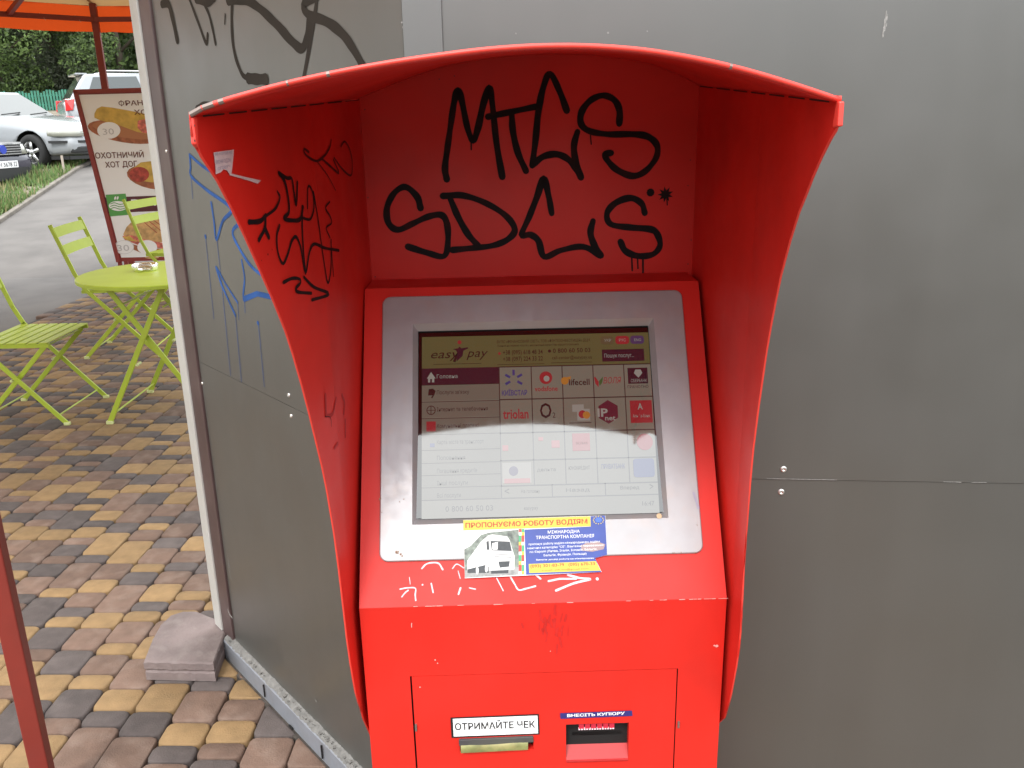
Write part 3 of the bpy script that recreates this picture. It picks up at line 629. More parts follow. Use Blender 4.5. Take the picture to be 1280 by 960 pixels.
# hood: back panel, wings, roof
backtop = [(-.2355, .608), (-.17, .632), (-.106, .650), (-.04, .659), (.034, .661), (.10, .657), (.154, .648), (.20, .632), (.2355, .614)]
P = [c(-.2415, .297, .340), c(.2415, .297, .340)]+[c(x*1.026, .297, z+.004) for x, z in backtop[::-1]]
mb = MB(); mb.prism(P, (0, 1, 0), .003); hback = mb.build('hood_back', RED, term)
LE = [(240, 147), (245, 181), (272.5, 225), (299, 277.5), (325, 335), (352, 398), (367, 442), (383, 499), (396, 552), (407, 599), (414, 640), (421, 684), (431, 768), (436, 810), (445, 865), (455, 899)]
RE = [(1048, 127), (1046, 157), (1037, 174), (1020, 209), (1006, 245), (993, 279), (975, 345), (965, 395), (957, 440), (943, 540), (937, 600), (930, 694), (927, 749), (923, 810), (913, 869), (905, 897.5)]
def wing(surf, E, sgn, name):
    edge = [surf.pt(*p) for p in E]; edge = smooth_line(edge, 3); edge[0] = edge[0]+Vector((0, 0, .004))
    tail = [c(0, .05, -.235), c(0, .13, -.28), c(0, .2968, -.29), c(0, .2968, .609 if sgn < 0 else .616)]
    bmx = bmesh.new(); vs = [bmx.verts.new((0, p.y, p.z)) for p in edge+tail]; bmx.faces.new(vs); bmx.normal_update()
    bmesh.ops.triangulate(bmx, faces=bmx.faces[:], ngon_method='EAR_CLIP')
    bmesh.ops.bisect_plane(bmx, geom=bmx.verts[:]+bmx.edges[:]+bmx.faces[:], plane_co=(0, .0005, 0), plane_no=(0, 1, 0))
    ex = bmesh.ops.extrude_face_region(bmx, geom=bmx.faces[:]); new = {v for v in ex['geom'] if isinstance(v, bmesh.types.BMVert)}
    for v in bmx.verts: v.co.x = wingx(v.co.y, sgn)+(sgn*.002 if v in new else 0)
    bmesh.ops.recalc_face_normals(bmx, faces=bmx.faces)
    me = bpy.data.meshes.new(name); bmx.to_mesh(me); bmx.free(); me.materials.append(RED); o = bpy.data.objects.new(name, me); link(o, term)
    mb = MB()
    ed = [p.copy() for p in edge[::2]]     # the folded edge, in the brighter edge red
    for p in ed: p.x = wingx(p.y, sgn)+sgn*.001
    mb.tube(ed, .0011, 8)
    mb.build('folded_edge', REDLIT, o, smooth=True)
    return o
wgl = wing(SL, LE, -1, 'hood_wing'); wgr = wing(SR, RE, 1, 'hood_wing')
# roof: front arch follows a sheet from left to right front corner
LF, RF = SL.pt(240, 146), SR.pt(1048, 126)
SA = Surf(TM, LF, RF-LF, (0, 0, 1), (RF-LF).cross(Vector((0, 0, 1))))
ARC = [(238.5, 143.5), (250, 136.5), (275, 127.5), (300, 120), (350, 106.5), (400, 95), (450, 85), (500, 76.5), (545, 70), (600, 63), (650, 59), (690, 57.5), (740, 58), (800, 62.5), (850, 70), (900, 80), (950, 93), (1000, 108.5), (1030, 118.5), (1050, 125.5)]
fa = [SA.pt(*p, 0) for p in ARC]; nb = len(fa)
bt = smooth_line([c(x*1.03, .3015, z+.003) for x, z in backtop], 6)
def resample(P, n_):
    L = [0]
    for a, b in zip(P, P[1:]): L.append(L[-1]+(b-a).length)
    R = []
    for i in range(n_):
        t = L[-1]*i/(n_-1); j = max(k for k in range(len(L)) if L[k] <= t+1e-9); j = min(j, len(P)-2)
        f = (t-L[j])/(L[j+1]-L[j]); R.append(P[j].lerp(P[j+1], f))
    return R
fa = resample(smooth_line(fa, 3), 49); ba = resample(bt, 49); Vr = []; NR = 12
for t_ in range(NR+1):
    f_ = t_/NR; row = [fa[i].lerp(ba[i], f_) for i in range(49)]; xl, xr = row[0].x, row[-1].x
    for p in row:
        u = (p.x-xl)/(xr-xl); k0 = wingx(p.y, -1)-.005; k1 = wingx(p.y, 1)+.005; g2 = min(1, f_*6)
        p.x = p.x*(1-g2)+(k0+(k1-k0)*u)*g2
    Vr += row
Fr = [(t_*49+i, t_*49+i+1, (t_+1)*49+i+1, (t_+1)*49+i) for t_ in range(NR) for i in range(48)]
mb = MB(); mb.add(Vr, Fr); roof = mb.build('hood_roof', RED, term, smooth=True)
sm = roof.modifiers.new('t', 'SOLIDIFY'); sm.thickness = .004; sm.offset = 0
mb = MB(); mb.tube([p+Vector((0, -.001, 0)) for p in fa], .0020, 8)
mb.build('roof_lip', REDLIT, roof, smooth=True)  # lip lit from above, its brightness painted into the red
mb = MB()
for i, f in ((0, .5), (1, .42), (2, .2), (7, .07), (10, .12), (39, .10)):
    a, b = fa[i], fa[i+1]; m_ = (a+b)/2+Vector((0, -.001, 0)); mb.tube([m_-(b-a)*f, m_+(b-a)*f], .00215, 8)
mb.build('worn_edge', WORN, roof)
# turned-down corner flanges
for surf, E_, sgn in ((SL, [(242, 147), (247, 146), (249, 185), (245, 180)], -1), (SR, [(1045, 126), (1049, 127), (1047, 158), (1040, 160)], 1)):
    P = surf.poly(E_, .0015); mb = MB(); mb.prism(P, surf.n, -.004); mb.build('corner_flange', REDLIT, wgl if sgn < 0 else wgr, bev=.001)
mb = MB(); blob(mb, SL, 243.5, 176, 2, .002); blob(mb, SL, 243, 157, 1.5, .002); mb.build('edge_chip', WORN, wgl)
# dashed dark seam between wings and roof
mb = MB()
for (a, b, k) in (((250, 145.5), (452, 124.5), 8), ((1040, 127.5), (872, 107.5), 7)):
    su = SL if a[0] < 600 else SR
    for i in range(k):
        f0, f1 = (i+.08)/k, (i+.86)/k; P = lambda f: (a[0]+(b[0]-a[0])*(f**.85), a[1]+(b[1]-a[1])*(f**.85))
        p0, p1 = P(f0), P(f1); stroke(mb, su, [p0, p1], 1.5, .0012, sm=False, wm=.0012)
mb.build('seam_gap', BLACK, roof)
# graffiti on the hood back
mb = MB(); g = lambda p: Z(460, 60, 3.2, p)
TAG = [[(315, 525), (308, 480), (318, 400), (332, 300), (345, 215), (360, 170), (376, 215), (398, 320), (420, 370), (440, 320), (460, 230), (485, 158), (498, 230), (514, 380), (537, 515)],
       [(480, 275), (560, 258), (670, 235)], [(575, 265), (580, 335), (600, 420), (632, 492)],
       [(795, 250), (765, 170), (728, 103), (702, 155), (682, 250), (670, 370), (657, 470)], [(657, 470), (700, 435), (755, 425), (800, 445), (830, 482), (852, 518)], [(838, 335), (824, 390), (830, 450), (852, 515)],
       [(1005, 302), (1006, 250), (985, 208), (940, 190), (890, 210), (855, 255), (852, 302), (885, 332), (960, 345), (1060, 345), (1120, 355), (1156, 390), (1152, 440), (1110, 492), (1060, 512), (1000, 490), (962, 455), (947, 425), (972, 420)],
       [(210, 640), (196, 595), (150, 556), (105, 580), (76, 640), (82, 700), (120, 727), (180, 702), (240, 675), (292, 668), (315, 700), (320, 770), (305, 832), (240, 820), (160, 795)],
       [(300, 592), (380, 590), (470, 620), (550, 670), (587, 725), (560, 765), (500, 790), (420, 800), (338, 808)], [(328, 600), (360, 675), (400, 745), (440, 790)],
       [(735, 662), (722, 590), (702, 522), (678, 590), (645, 675), (615, 747), (650, 747), (682, 772), (705, 835), (770, 810), (860, 795), (930, 830)], [(900, 692), (890, 740), (906, 790), (932, 830)],
       [(1107, 660), (1094, 622), (1050, 600), (990, 620), (956, 662), (972, 705), (1050, 718), (1130, 725), (1157, 745), (1168, 790), (1140, 825), (1080, 832), (1030, 812), (1010, 775)]]
for idx, nm in (((0,), 0), ((1, 2), 0), ((3, 4, 5), 0), ((6,), 0), ((7,), 0), ((8, 9), 0), ((10, 11), 0), ((12,), 0)):
    mb = MB()
    for k in idx: stroke(mb, SB, g(TAG[k]), 7.9)
    mb.build('graffiti_letter', INK, hback)
mb = MB()
for p, wd in (([(1055, 838), (1057, 890)], 2), ([(1078, 840), (1080, 882)], 1.8), ([(1100, 838), (1100, 906)], 2.2), ([(413, 370), (413, 407)], 1.8), ([(890, 350), (893, 385)], 1.6), ([(1195, 590), (1197, 628)], 1.5)):
    stroke(mb, SB, g(p), wd, sm=False)
blob(mb, SB, 460+1130/3.2, 60+578/3.2, 5); blob(mb, SB, 460+1190/3.2, 60+586/3.2, 8, spikes=9)
mb.build('drips', INK, hback)
mb = MB(); g = lambda p: Z(200, 160, 4, p)
WG = [([(595, 225), (625, 270), (642, 350), (645, 420), (620, 452), (660, 462), (702, 455), (716, 395)], 3.6), ([(595, 225), (635, 250), (660, 255), (672, 330), (681, 385), (686, 330), (688, 272)], 3.2),
      ([(712, 392), (712, 500), (718, 620), (728, 725)], 3.2), ([(715, 450), (752, 455), (770, 400), (765, 325), (742, 293), (738, 400)], 2.4), ([(768, 320), (790, 450), (806, 570), (822, 680), (840, 775), (855, 700), (856, 560)], 2.5),
      ([(850, 368), (828, 400), (850, 440), (858, 475), (832, 500), (850, 548)], 2), ([(598, 488), (585, 540), (590, 620), (615, 678), (640, 630), (660, 565), (682, 545), (705, 600), (728, 722), (748, 622), (772, 580), (825, 600), (895, 612)], 3),
      ([(855, 570), (868, 740)], 2), ([(588, 318), (600, 350), (578, 402), (530, 440)], 2.5), ([(445, 470), (500, 466), (530, 438)], 4), ([(528, 440), (525, 500), (495, 560)], 4), ([(525, 498), (545, 546)], 4.5),
      ([(618, 772), (660, 752), (698, 755), (702, 775), (680, 802), (692, 820), (758, 826)], 3), ([(720, 745), (770, 795), (845, 830), (760, 860)], 3)]
for p, wd in WG: stroke(mb, SL, g(p), wd, sm=True, wm=wd*.00072*1.6)
for x, y, r in ((540, 632, 1.4), (561, 608, .9), (508, 662, .8)): blob(mb, SL, 200+x/4, 160+y/4, r)
mb.build('graffiti', INK, wgl)
mb = MB()
for p, wd in (([(745, 120), (722, 105), (728, 132), (780, 165), (822, 140), (850, 95), (856, 60)], 3), ([(785, 165), (840, 240), (878, 312)], 1.6), ([(812, 155), (860, 198), (895, 225), (868, 160)], 3), ([(905, 92), (925, 68), (950, 110), (962, 180), (955, 237), (915, 208), (872, 150)], 2.8)):
    stroke(mb, SL, g(p), wd, wm=wd*.00072*1.2)
mb.build('faded_graffiti', mat('dark_red_marker', lin(.028, .006, .006), .5), wgl)
SMUDGE = mat('dark_smudge', lin(.40, .012, .012), .55); mb = MB(); g = lambda p: Z(360, 400, 4.8, p)
for p, wd in (([(225, 450), (230, 570)], 6), ([(230, 575), (270, 560), (290, 470)], 5), ([(325, 450), (340, 500), (335, 560)], 5), ([(345, 600), (345, 700)], 4), ([(280, 770), (300, 740)], 4)): stroke(mb, SL, g(p), wd, .0004)
mb.build('old_smudge', SMUDGE, wgl)
mb = MB(); stroke(mb, SL, g([(222, 578), (248, 580), (258, 595), (262, 640)]), 1, .0007); mb.build('small_crack', INK, wgl)
# torn sticker on the left wing
STK = mat('dirty_white_paper', lin(.62, .52, .52), .6, var=.12, vscale=90)
g = lambda p: Z(200, 160, 4, p)
mb = MB(); P = SL.poly(g([(268, 122), (370, 108), (362, 195), (357, 228), (420, 243), (505, 262), (489, 279), (440, 262), (350, 236), (336, 212), (318, 207), (304, 222), (279, 232), (276, 180)]), .0008); mb.add(P, [tuple(range(len(P)))])
st = mb.build('torn_sticker', STK, wgl)
mb = MB()
for t_, a, b, h in (('ЗВ КОПІЙ НІ', (276, 138), (360, 128), 3.4), ('ИСНИ ОДЗН', (284, 180), (354, 168), 4.6), ('СПІВУЧ', (290, 212), (352, 196), 3.6)):
    pa, pb = g([a])[0], g([b])[0]; text_on(mb, SL, t_, pa, pb, h, .0012)
mb.build('faded_lettering', GREYM, st)
# white chalk marks on the sloped panel
mb = MB(); g = lambda p: Z(400, 620, 6.4, p)
for p, wd in (([(815, 580), (850, 545), (900, 533), (950, 540), (982, 588)], 2), ([(1060, 580), (1095, 545), (1150, 575)], 1.4), ([(1105, 600), (1122, 660)], 1), ([(640, 745), (700, 735), (762, 738), (762, 790), (766, 835)], 1.7), ([(705, 755), (680, 775), (655, 806)], 1.8), ([(715, 650), (722, 705)], .8),
              ([(890, 700), (905, 772)], 1.8), ([(1125, 735), (1108, 785)], 2), ([(1195, 735), (1245, 745)], 1.3)): stroke(mb, SP, g(p), wd, .0006)
blob(mb, SP, 400+820/6.4, 620+710/6.4, 1.2)
g = lambda p: Z(570, 635, 6.4, p)
for p, wd in (([(640, 535), (676, 566)], 2.4), ([(430, 540), (470, 610), (502, 655), (560, 645), (635, 625)], 2), ([(740, 585), (830, 566), (962, 566)], 2.4), ([(895, 535), (990, 560), (1078, 570), (950, 600), (800, 660)], 2.6), ([(325, 560), (378, 662)], 1.3), ([(110, 640), (150, 650)], 1.2), ([(35, 640), (20, 690)], 2)): stroke(mb, SP, g(p), wd, .0006, sm=len(p) > 3)
blob(mb, SP, 570+1130/6.4, 635+567/6.4, 2)
mb.build('chalk_marks', WHITEINK, term)
# paint chips and scratches
SCR = mat('pink_scratch', lin(.8, .35, .32), .5); mb = MB(); random.seed(12)
for i in range(26):
    x = random.choice([random.uniform(515, 580), random.uniform(845, 903), random.uniform(460, 905)]); y = 760-(x-450)*.0262
    stroke(mb, SF, [(x, y), (x+random.uniform(2, 9), y-.15)], random.uniform(.5, 1.1), .0006, sm=False)
for x, y, r in ((896, 807.5, 2), (893, 807, 1.3), (544, 825, 1), (547, 829, .8), (525, 859, .9), (688, 814, .7)): blob(mb, SF2 if y > 840 else SF, x, y, r, .0008)
stroke(mb, SF, [(514.5, 779), (514.5, 784)], 1, .0006, sm=False)
mb.build('paint_chips', SCR, bo)
SMD = mat('faint_grey_scuff', lin(.50, .016, .012), .5, var=.1, vscale=80); mb = MB()
for _ in range(26): 
    x = random.gauss(690, 16); y = random.gauss(778, 11); stroke(mb, SF, [(x, y), (x+random.uniform(-3, 3), y+random.uniform(4, 12))], random.uniform(.8, 3), .0006, sm=False)
mb.build('scuff', SMD, bo)
# dark rivets along the hood seams
mb = MB()
for x, y in ((456, 137), (460, 247), (469, 346), (866, 300), (862, 330), (862, 232), (865, 200), (551, 99), (570, 95)): blob(mb, SB, x if x < 500 else x-2, y, .8, .0006)
mb.build('rivet_specks', INKTHIN, term)
# job advertisement sticker, across bezel and panel
ad = empty('advert_sticker', 'yellow and blue truck driver job advertisement sticker below the screen', 'sticker')
ad.matrix_world = TM @ Matrix.Translation(SZ.pt(668, 684, .0005))
adM = ad.matrix_world.copy(); AS = Surf(adM, (0, 0, 0), (1, 0, 0), e_, -nin)
AY = mat('yellow_print', lin(.62, .48, .05), .45); AB = mat('blue_print', lin(.03, .06, .30), .35, var=.1, vscale=40); AR = mat('red_print', lin(.42, .03, .015), .5); AW = mat('white_paper_print', lin(.82, .82, .80), .35)
AG = mat('grey_green_photo', lin(.16, .19, .16), .4, var=.6, vscale=150); AK = mat('road_photo', lin(.28, .28, .27), .4, var=.3, vscale=200); AD = mat('dark_photo', lin(.03, .035, .04), .35, var=.3, vscale=200)
g = lambda p: Z(570, 635, 6.4, p); K = .0002
flat(AS, g([(58, 96), (1195, 60), (1210, 375), (1112, 400), (1165, 512), (70, 562), (66, 420)]), 0, 'sticker_paper', AW, ad)
flat(AS, g([(548, 172), (1078, 148), (1075, 66), (1193, 60), (1209, 374), (1112, 400), (1162, 512), (560, 535)]), K, 'blue_field', AB, ad)
flat(AS, g([(58, 98), (1073, 66), (1078, 146), (60, 180)]), 2*K, 'yellow_banner', AY, ad)
flat(AS, g([(582, 448), (1118, 425), (1158, 500), (586, 520)]), 2*K, 'phone_box', AY, ad)
flat(AS, g([(66, 330), (120, 300), (200, 215), (270, 195), (390, 185), (500, 172), (520, 530), (400, 540), (70, 556)]), K, 'hill_photo', AG, ad)
flat(AS, g([(74, 500), (524, 470), (522, 533), (72, 558)]), 1.5*K, 'road_photo', AK, ad)
flat(AS, g([(92, 420), (200, 270), (255, 222), (290, 212), (410, 228), (430, 260), (455, 345), (468, 385), (466, 490), (300, 502), (90, 500)]), 2*K, 'truck_picture', AW, ad)
mb = MB()
for p in ([(275, 262), (430, 268), (448, 345), (286, 340)], [(338, 428), (432, 424), (424, 470), (350, 478)], [(92, 490), (235, 455), (262, 470), (262, 520), (92, 520)], [(242, 270), (262, 262), (268, 335), (246, 335)], [(280, 500), (420, 495), (418, 522), (282, 526)]):
    mb.add(AS.poly(g(p), 3*K), [tuple(range(len(p)))])
for i in range(3): mb.add(AS.poly(g([(305, 372+14*i), (445, 366+14*i), (446, 371+14*i), (306, 377+14*i)]), 3.2*K), [(0, 1, 2, 3)])
mb.build('truck_dark_parts', AD, ad)
mb = MB(); mb.add(AS.poly(g([(290, 282), (335, 272), (332, 332), (292, 332)]), 3.6*K), [(0, 1, 2, 3)])
for x, y in ((170, 500), (243, 485)): mb.add(AS.poly(g(ell(x, y, 11, 30, 12)), 3.6*K), [tuple(range(12))])
mb.build('truck_light_parts', AW, ad)
FL = [mat('flag_'+n_, col_, .4) for n_, col_ in (('red', lin(.6, .04, .03)), ('yellow', lin(.75, .5, .05)), ('green', lin(.05, .35, .15)), ('pale', lin(.8, .8, .8)))]
for k in range(4):
    mb = MB()
    for i in range(14):
        for j in range(2):
            if (i*3+j*2+i//3) % 4 == k: mb.add(AS.poly(g([(502+j*22, 168+26*i), (524+j*22, 167+26*i), (525+j*22, 193+26*i), (503+j*22, 194+26*i)]), 2.2*K), [(0, 1, 2, 3)])
    mb.build('flags', FL[k], ad)
mb = MB()
def T(mb, s_, a, b, cap, bold=0.0): pa, pb = g([a])[0], g([b])[0]; text_on(mb, AS, s_, pa, pb, cap/6.4, 3*K, bold=bold)
T(mb, 'ПРОПОНУЄМО РОБОТУ ВОДІЯМ', (76, 159), (1052, 125), 38, .022); T(mb, '(093) 301-83-79', (596, 478), (866, 466), 25, .012); T(mb, '(095) 670-33', (900, 465), (1112, 456), 25, .012); T(mb, 'e-mail: job.int@gmail.com', (685, 504), (1060, 490), 13)
mb.build('red_lettering', AR, ad)
mb = MB(); T(mb, 'МІЖНАРОДНА', (735, 205), (990, 197), 24, .008); T(mb, 'ТРАНСПОРТНА КОМПАНІЯ', (640, 250), (1105, 234), 26, .008)
T(mb, 'пропонує роботу водіям-міжнародникам, водіям', (582, 298), (1150, 275), 17, .004); T(mb, 'маючим категорію "СЕ". Вантажні перевезення', (572, 330), (1180, 303), 17, .004)
T(mb, 'по Європі (Литва, Італія, Іспанія, Бельгія,', (590, 360), (1130, 335), 17, .004); T(mb, 'Бельгія, Франція, Польща)', (702, 387), (1045, 372), 17, .004); T(mb, 'Вимоги: досвід роботи на міжнародних', (642, 420), (1105, 405), 11, .01)
mb.build('white_lettering', WHT, ad)
mb = MB()
for i in range(12):
    a = 2*math.pi*i/12; mb.add(AS.poly(g(ell(1140+40*math.cos(a), 97+30*math.sin(a), 5, 5, 5)), 3*K), [tuple(range(5))])
mb.build('emblem_stars', AY, ad)
flat(AS, g(ell(1140, 95, 26, 20, 14)), 2.4*K, 'emblem', mat('mid_blue_print', lin(.05, .14, .5), .35), ad)
flat(AS, g([(1000, 300), (1040, 280), (1130, 268), (1195, 290), (1180, 330), (1090, 350), (1000, 340)]), 2.4*K, 'pale_map_mark', mat('brown_print', lin(.32, .22, .22), .4), ad)

# ------------------------------------------------------------------ paving stones
E1 = Vector((math.cos(math.radians(-1.9)), math.sin(math.radians(-1.9)), 0)); E2 = Vector((-E1.y, E1.x, 0))
RW = .1215; base = hitz(218.8, 888.8); RO = base.dot(E1)           # a joint line between two courses
PC = [mat('yellow_stone', lin(.255, .162, .075), .85, var=.14, vscale=22, rand=.14, bump=.5, bscale=210, dirt=lin(.19, .12, .06), dscale=16, damt=.4),
      mat('brown_stone', lin(.150, .095, .070), .85, var=.15, vscale=22, rand=.18, bump=.5, bscale=210, dirt=lin(.29, .22, .18), dscale=13, damt=.45),
      mat('grey_stone', lin(.088, .071, .066), .85, var=.15, vscale=22, rand=.2, bump=.5, bscale=210, dirt=lin(.17, .14, .13), dscale=13, damt=.4)]
def stone_poly(l, wd, gap=.0013, r=.018):
    x0, x1, y0, y1 = gap, wd-gap, gap, l-gap; r = min(r, .32*min(wd, l)); P = []
    for cx, cy, a0 in ((x1-r, y0+r, -90), (x1-r, y1-r, 0), (x0+r, y1-r, 90), (x0+r, y0+r, 180)):
        for i in range(3): a = math.radians(a0+45*i); P.append(Vector((cx+r*math.cos(a), cy+r*math.sin(a), 0)))
    return P
def stone_mesh_data(P, jit=0):
    c0 = sum(P, Vector())/len(P); n_ = len(P); V = []
    for ins, z in ((0, -.03), (0, -.0065), (.0022, -.0022), (.0062, 0)):
        for p in P:
            d = (c0-p); d.normalize(); V.append(p+d*ins+Vector((0, 0, z)))
    return V, [(k*n_+i, k*n_+(i+1) % n_, (k+1)*n_+(i+1) % n_, (k+1)*n_+i) for k in range(3) for i in range(n_)]+[tuple(3*n_+i for i in range(n_))]
def clip(P, A, n_):       # keep (p-A).n <= 0
    R = []
    for i in range(len(P)):
        a, b = P[i], P[(i+1) % len(P)]; da, db = (a-A).dot(n_), (b-A).dot(n_)
        if da <= 0: R.append(a)
        if (da < 0) != (db < 0): R.append(a+(b-a)*(da/(da-db)))
    return R
# known courses near the camera: (length, colour) upward from the joint with given picture point; 0 yellow 1 brown 2 grey
cells = []
random.seed(21)
xmin, xmax = -4.6, 1.4
i0 = math.floor((xmin-RO)/RW); i1 = math.ceil((xmax-RO)/RW)
def pick(prev, plen):
    l = random.choices([.060, .0895, .119, .178], [.30, .24, .28, .18])[0]
    cl = random.choices([0, 1, 2], [.36, .37, .27])[0]
    if cl == prev: cl = random.choice([x for x in (0, 1, 2) if x != prev])
    if l == plen == .178: l = .0895
    return l, cl
# measured stretch: courses left of the wall base, from the picture's bottom edge upward (y along E2 at first joint)
MEAS = {}
def vv(px, py): p = hitz(px, py); return p.dot(E1), p.dot(E2)
def course(px, py): return math.floor((hitz(px, py).dot(E1)-RO)/RW)
# each entry: a point inside the course, list of picture points of its cross joints from near to far, colours between them
for pin, joints, cols in (
    ((330, 850+60), [(330, 960), (332, 919.8), (350, 880+0)], [1, 2]),
    ((225, 930), [(228, 953), (243, 931), (248, 902), (285, 863), (290, 845)], [2, 0, 1, 2]),
    ((175, 905), [(130, 1010), (172, 919.5), (195, 888.5), (222, 853)], [1, 2, 0]),
    ((120, 895), [(85, 990), (122, 907), (140, 887), (165, 860), (190, 822)], [1, 2, 0, 1]),
    ((75, 880), [(50, 960), (70, 917), (80, 896), (103, 860), (115, 842), (125, 817)], [0, 1, 2, 0, 1])):
    k = course(*pin); ys = [vv(*j)[1] for j in joints]; MEAS[k] = (ys, cols)
for i in range(i0, i1):
    y = -1.0+random.uniform(-.15, 0); prev = -1; pl = 0; ymeas = MEAS.get(i)
    seq = []
    if ymeas:
        ys, cols = ymeas; yy = ys[0]; back = []
        while yy > -1.0: l, prev = pick(prev, pl); pl = l; back.append((yy-l, l, prev)); yy -= l
        seq += back[::-1]
        for a, b, cl in zip(ys, ys[1:], cols): seq.append((a, b-a, cl))
        y = ys[-1]; prev = cols[-1]
    while y < 9.4:
        l, prev = pick(prev, pl); pl = l; seq.append((y, l, prev)); y += l
    for (y_, l, cl) in seq:
        O = E1*(RO+i*RW)+E2*y_; mid = O+E1*RW/2+E2*l/2
        sw = (mid-WA).dot(WD)
        if sw > -.10 and (mid-WA).dot(WN) > .07 and (mid-CORN).dot(RN) > -.06: continue
        if mid.x > .6 and mid.y > 1.6: continue
        if mid.x < -4.0: continue
        cells.append((O, l, cl, mid))
def pxy(p):
    d = p-CO; z = d.dot(_f)
    if z < .05: return None
    return 640+F*d.dot(CR)/z, 480-F*d.dot(CU)/z, z
vis = []; rest = []
for cdat in cells:
    p = pxy(cdat[3]); ins = p and -30 < p[0] < 470 and p[1] < 985
    if ins and p[0] < 300+max(0, p[1]-800)*1.1: vis.append((p[2], cdat))
    else: rest.append(cdat)
vis.sort(key=lambda t: t[0]); rest += [v[1] for v in vis[296:]]; vis = [v[1] for v in vis[:296]]
RM = Matrix((E1, E2, Vector((0, 0, 1)))).transposed()
pav = bpy.data.objects['pavement']
cache = {}
def wallclip(P):
    if (sum(P, Vector())/len(P)-WA).dot(WD) < -.10: return P
    return clip(P, WA-WN*.006, WN)
for O, l, cl, mid in vis:
    P = [O+RM @ p for p in stone_poly(l, RW)]; Q = wallclip(P)
    if len(Q) < 3: continue
    dz = random.uniform(-.0016, .0012)
    if len(Q) == len(P) and all((a-b).length < 1e-6 for a, b in zip(P, Q)):
        key = (round(l, 3), cl)
        if key not in cache:
            V, Fc = stone_mesh_data(stone_poly(l, RW)); cache[key] = mesh('paving_stone', V, Fc, PC[cl], True)
        o = bpy.data.objects.new('paving_stone', cache[key]); o.matrix_world = Matrix.Translation(O+Vector((0, 0, dz))) @ RM.to_4x4() @ Matrix.Rotation(random.uniform(-.006, .006), 4, 'X') @ Matrix.Rotation(random.uniform(-.006, .006), 4, 'Y')
    else:
        V, Fc = stone_mesh_data(Q); o = bpy.data.objects.new('paving_stone', mesh('paving_stone', V, Fc, PC[cl], True)); o.location.z = dz
    link(o, pav)
V = []; Fc = []; MI = []
for O, l, cl, mid in rest:
    P = [O+RM @ p for p in stone_poly(l, RW)]; Q = wallclip(P)
    if mid.x > CORN.x and mid.y < 2: Q = clip(Q, CORN-RN*.03, RN) if len(Q) >= 3 or True else Q
    if len(Q) < 3: Q = clip(P, CORN-RN*.03, RN) if mid.x > CORN.x and mid.y < 2 else []
    if len(Q) < 3: continue
    a, f = stone_mesh_data(Q); dz = Vector((0, 0, random.uniform(-.0016, .0012))); b = len(V); V += [p+dz for p in a]; Fc += [tuple(i+b for i in q_) for q_ in f]; MI += [cl]*len(f)
o = bpy.data.objects.new('far_paving_stones', mesh('far_paving_stones', V, Fc, None, True, MI, PC)); link(o, pav); o['kind'] = 'stuff'

# concrete slab piece lying at the wall corner
CONC = mat('mauve_concrete', lin(.20, .158, .15), .9, var=.2, vscale=9, bump=.6, bscale=90, dirt=lin(.29, .25, .23), dscale=16, damt=.55)
HT = .062; top = [(179.5, 828), (191, 799), (201, 781), (213, 770), (229, 764.5), (246, 764.5), (263, 771.5), (279, 777), (283, 788), (267, 830)]
Pt = [hitz(x, y, HT) for x, y in top]; cen = sum(Pt, Vector())/len(Pt); cen.z = 0
Pt = [p-cen for p in Pt]; V = []; cc0 = Vector((0, 0, 0))
random.seed(5)
lay = [(.0, 0), (-.0, .026), (.005, .030), (.005, .033), (.0, .037), (.0, HT-.004), (.005, HT)]
# subdivide the outline for ragged edges
Po = []
for i in range(len(Pt)):
    a, b = Pt[i], Pt[(i+1) % len(Pt)]; m_ = max(1, int((b-a).length/.012))
    for j in range(m_): Po.append(a.lerp(b, j/m_))
for ins, z in lay:
    for i, p in enumerate(Po):
        d = Vector((p.x, p.y, 0)); d.normalize(); jj = random.uniform(-.0012, .0012) if z > .01 else 0
        V.append(Vector((p.x, p.y, z+(jj if z < HT else 0)))-d*(ins+jj))
n_ = len(Po); Fc = [(k*n_+i, k*n_+(i+1) % n_, (k+1)*n_+(i+1) % n_, (k+1)*n_+i) for k in range(len(lay)-1) for i in range(n_)]+[tuple((len(lay)-1)*n_+i for i in range(n_)), tuple(range(n_))[::-1]]
slabo = bpy.data.objects.new('concrete_slab', mesh('concrete_slab', V, Fc, CONC)); slabo.location = cen+Vector((0, 0, .003)); link(slabo)
tag(slabo, 'broken mauve concrete slab with one rounded side lying on the paving at the wall corner', 'slab')

# ------------------------------------------------------------------ tent
MAROON = mat('dark_red_steel', lin(.20, .026, .018), .45, var=.1, vscale=6, dirt=lin(.16, .03, .025), damt=.4)
ORANGE = translucent('orange_canvas', lin(.62, .075, .012), .55); TAN = translucent('tan_canvas', lin(.40, .26, .11), .25)
def at(px, py, depth): return CO+ray(px, py)*depth
P2 = at(124, 60, 8.6); P2.z = 0; Nn = hitz(62, 1002); zb0 = CAMH
HB = at(124, 25.8, 8.6).z; HV = at(121, 41, 8.6).z; HU = at(124, 9, 8.6).z
P3 = P2+Vector((-.62, -.60, 0)).normalized()*4.6; P1 = P2+Vector((1, .1, 0)).normalized()*1.95; P4 = Vector((-4.3, 1.4, 0)); 
tent = empty('tent', 'orange and tan canopy tent on dark red steel posts over the green table', 'tent', (P2.x+1.0, P2.y-3.4, 0))
TI = Matrix.Translation(-tent.location)
ring_ = [P2, P1, Nn, P4, P3]; up_ = Vector((0, 0, 1))
tl = lambda v: Vector(v)-tent.location
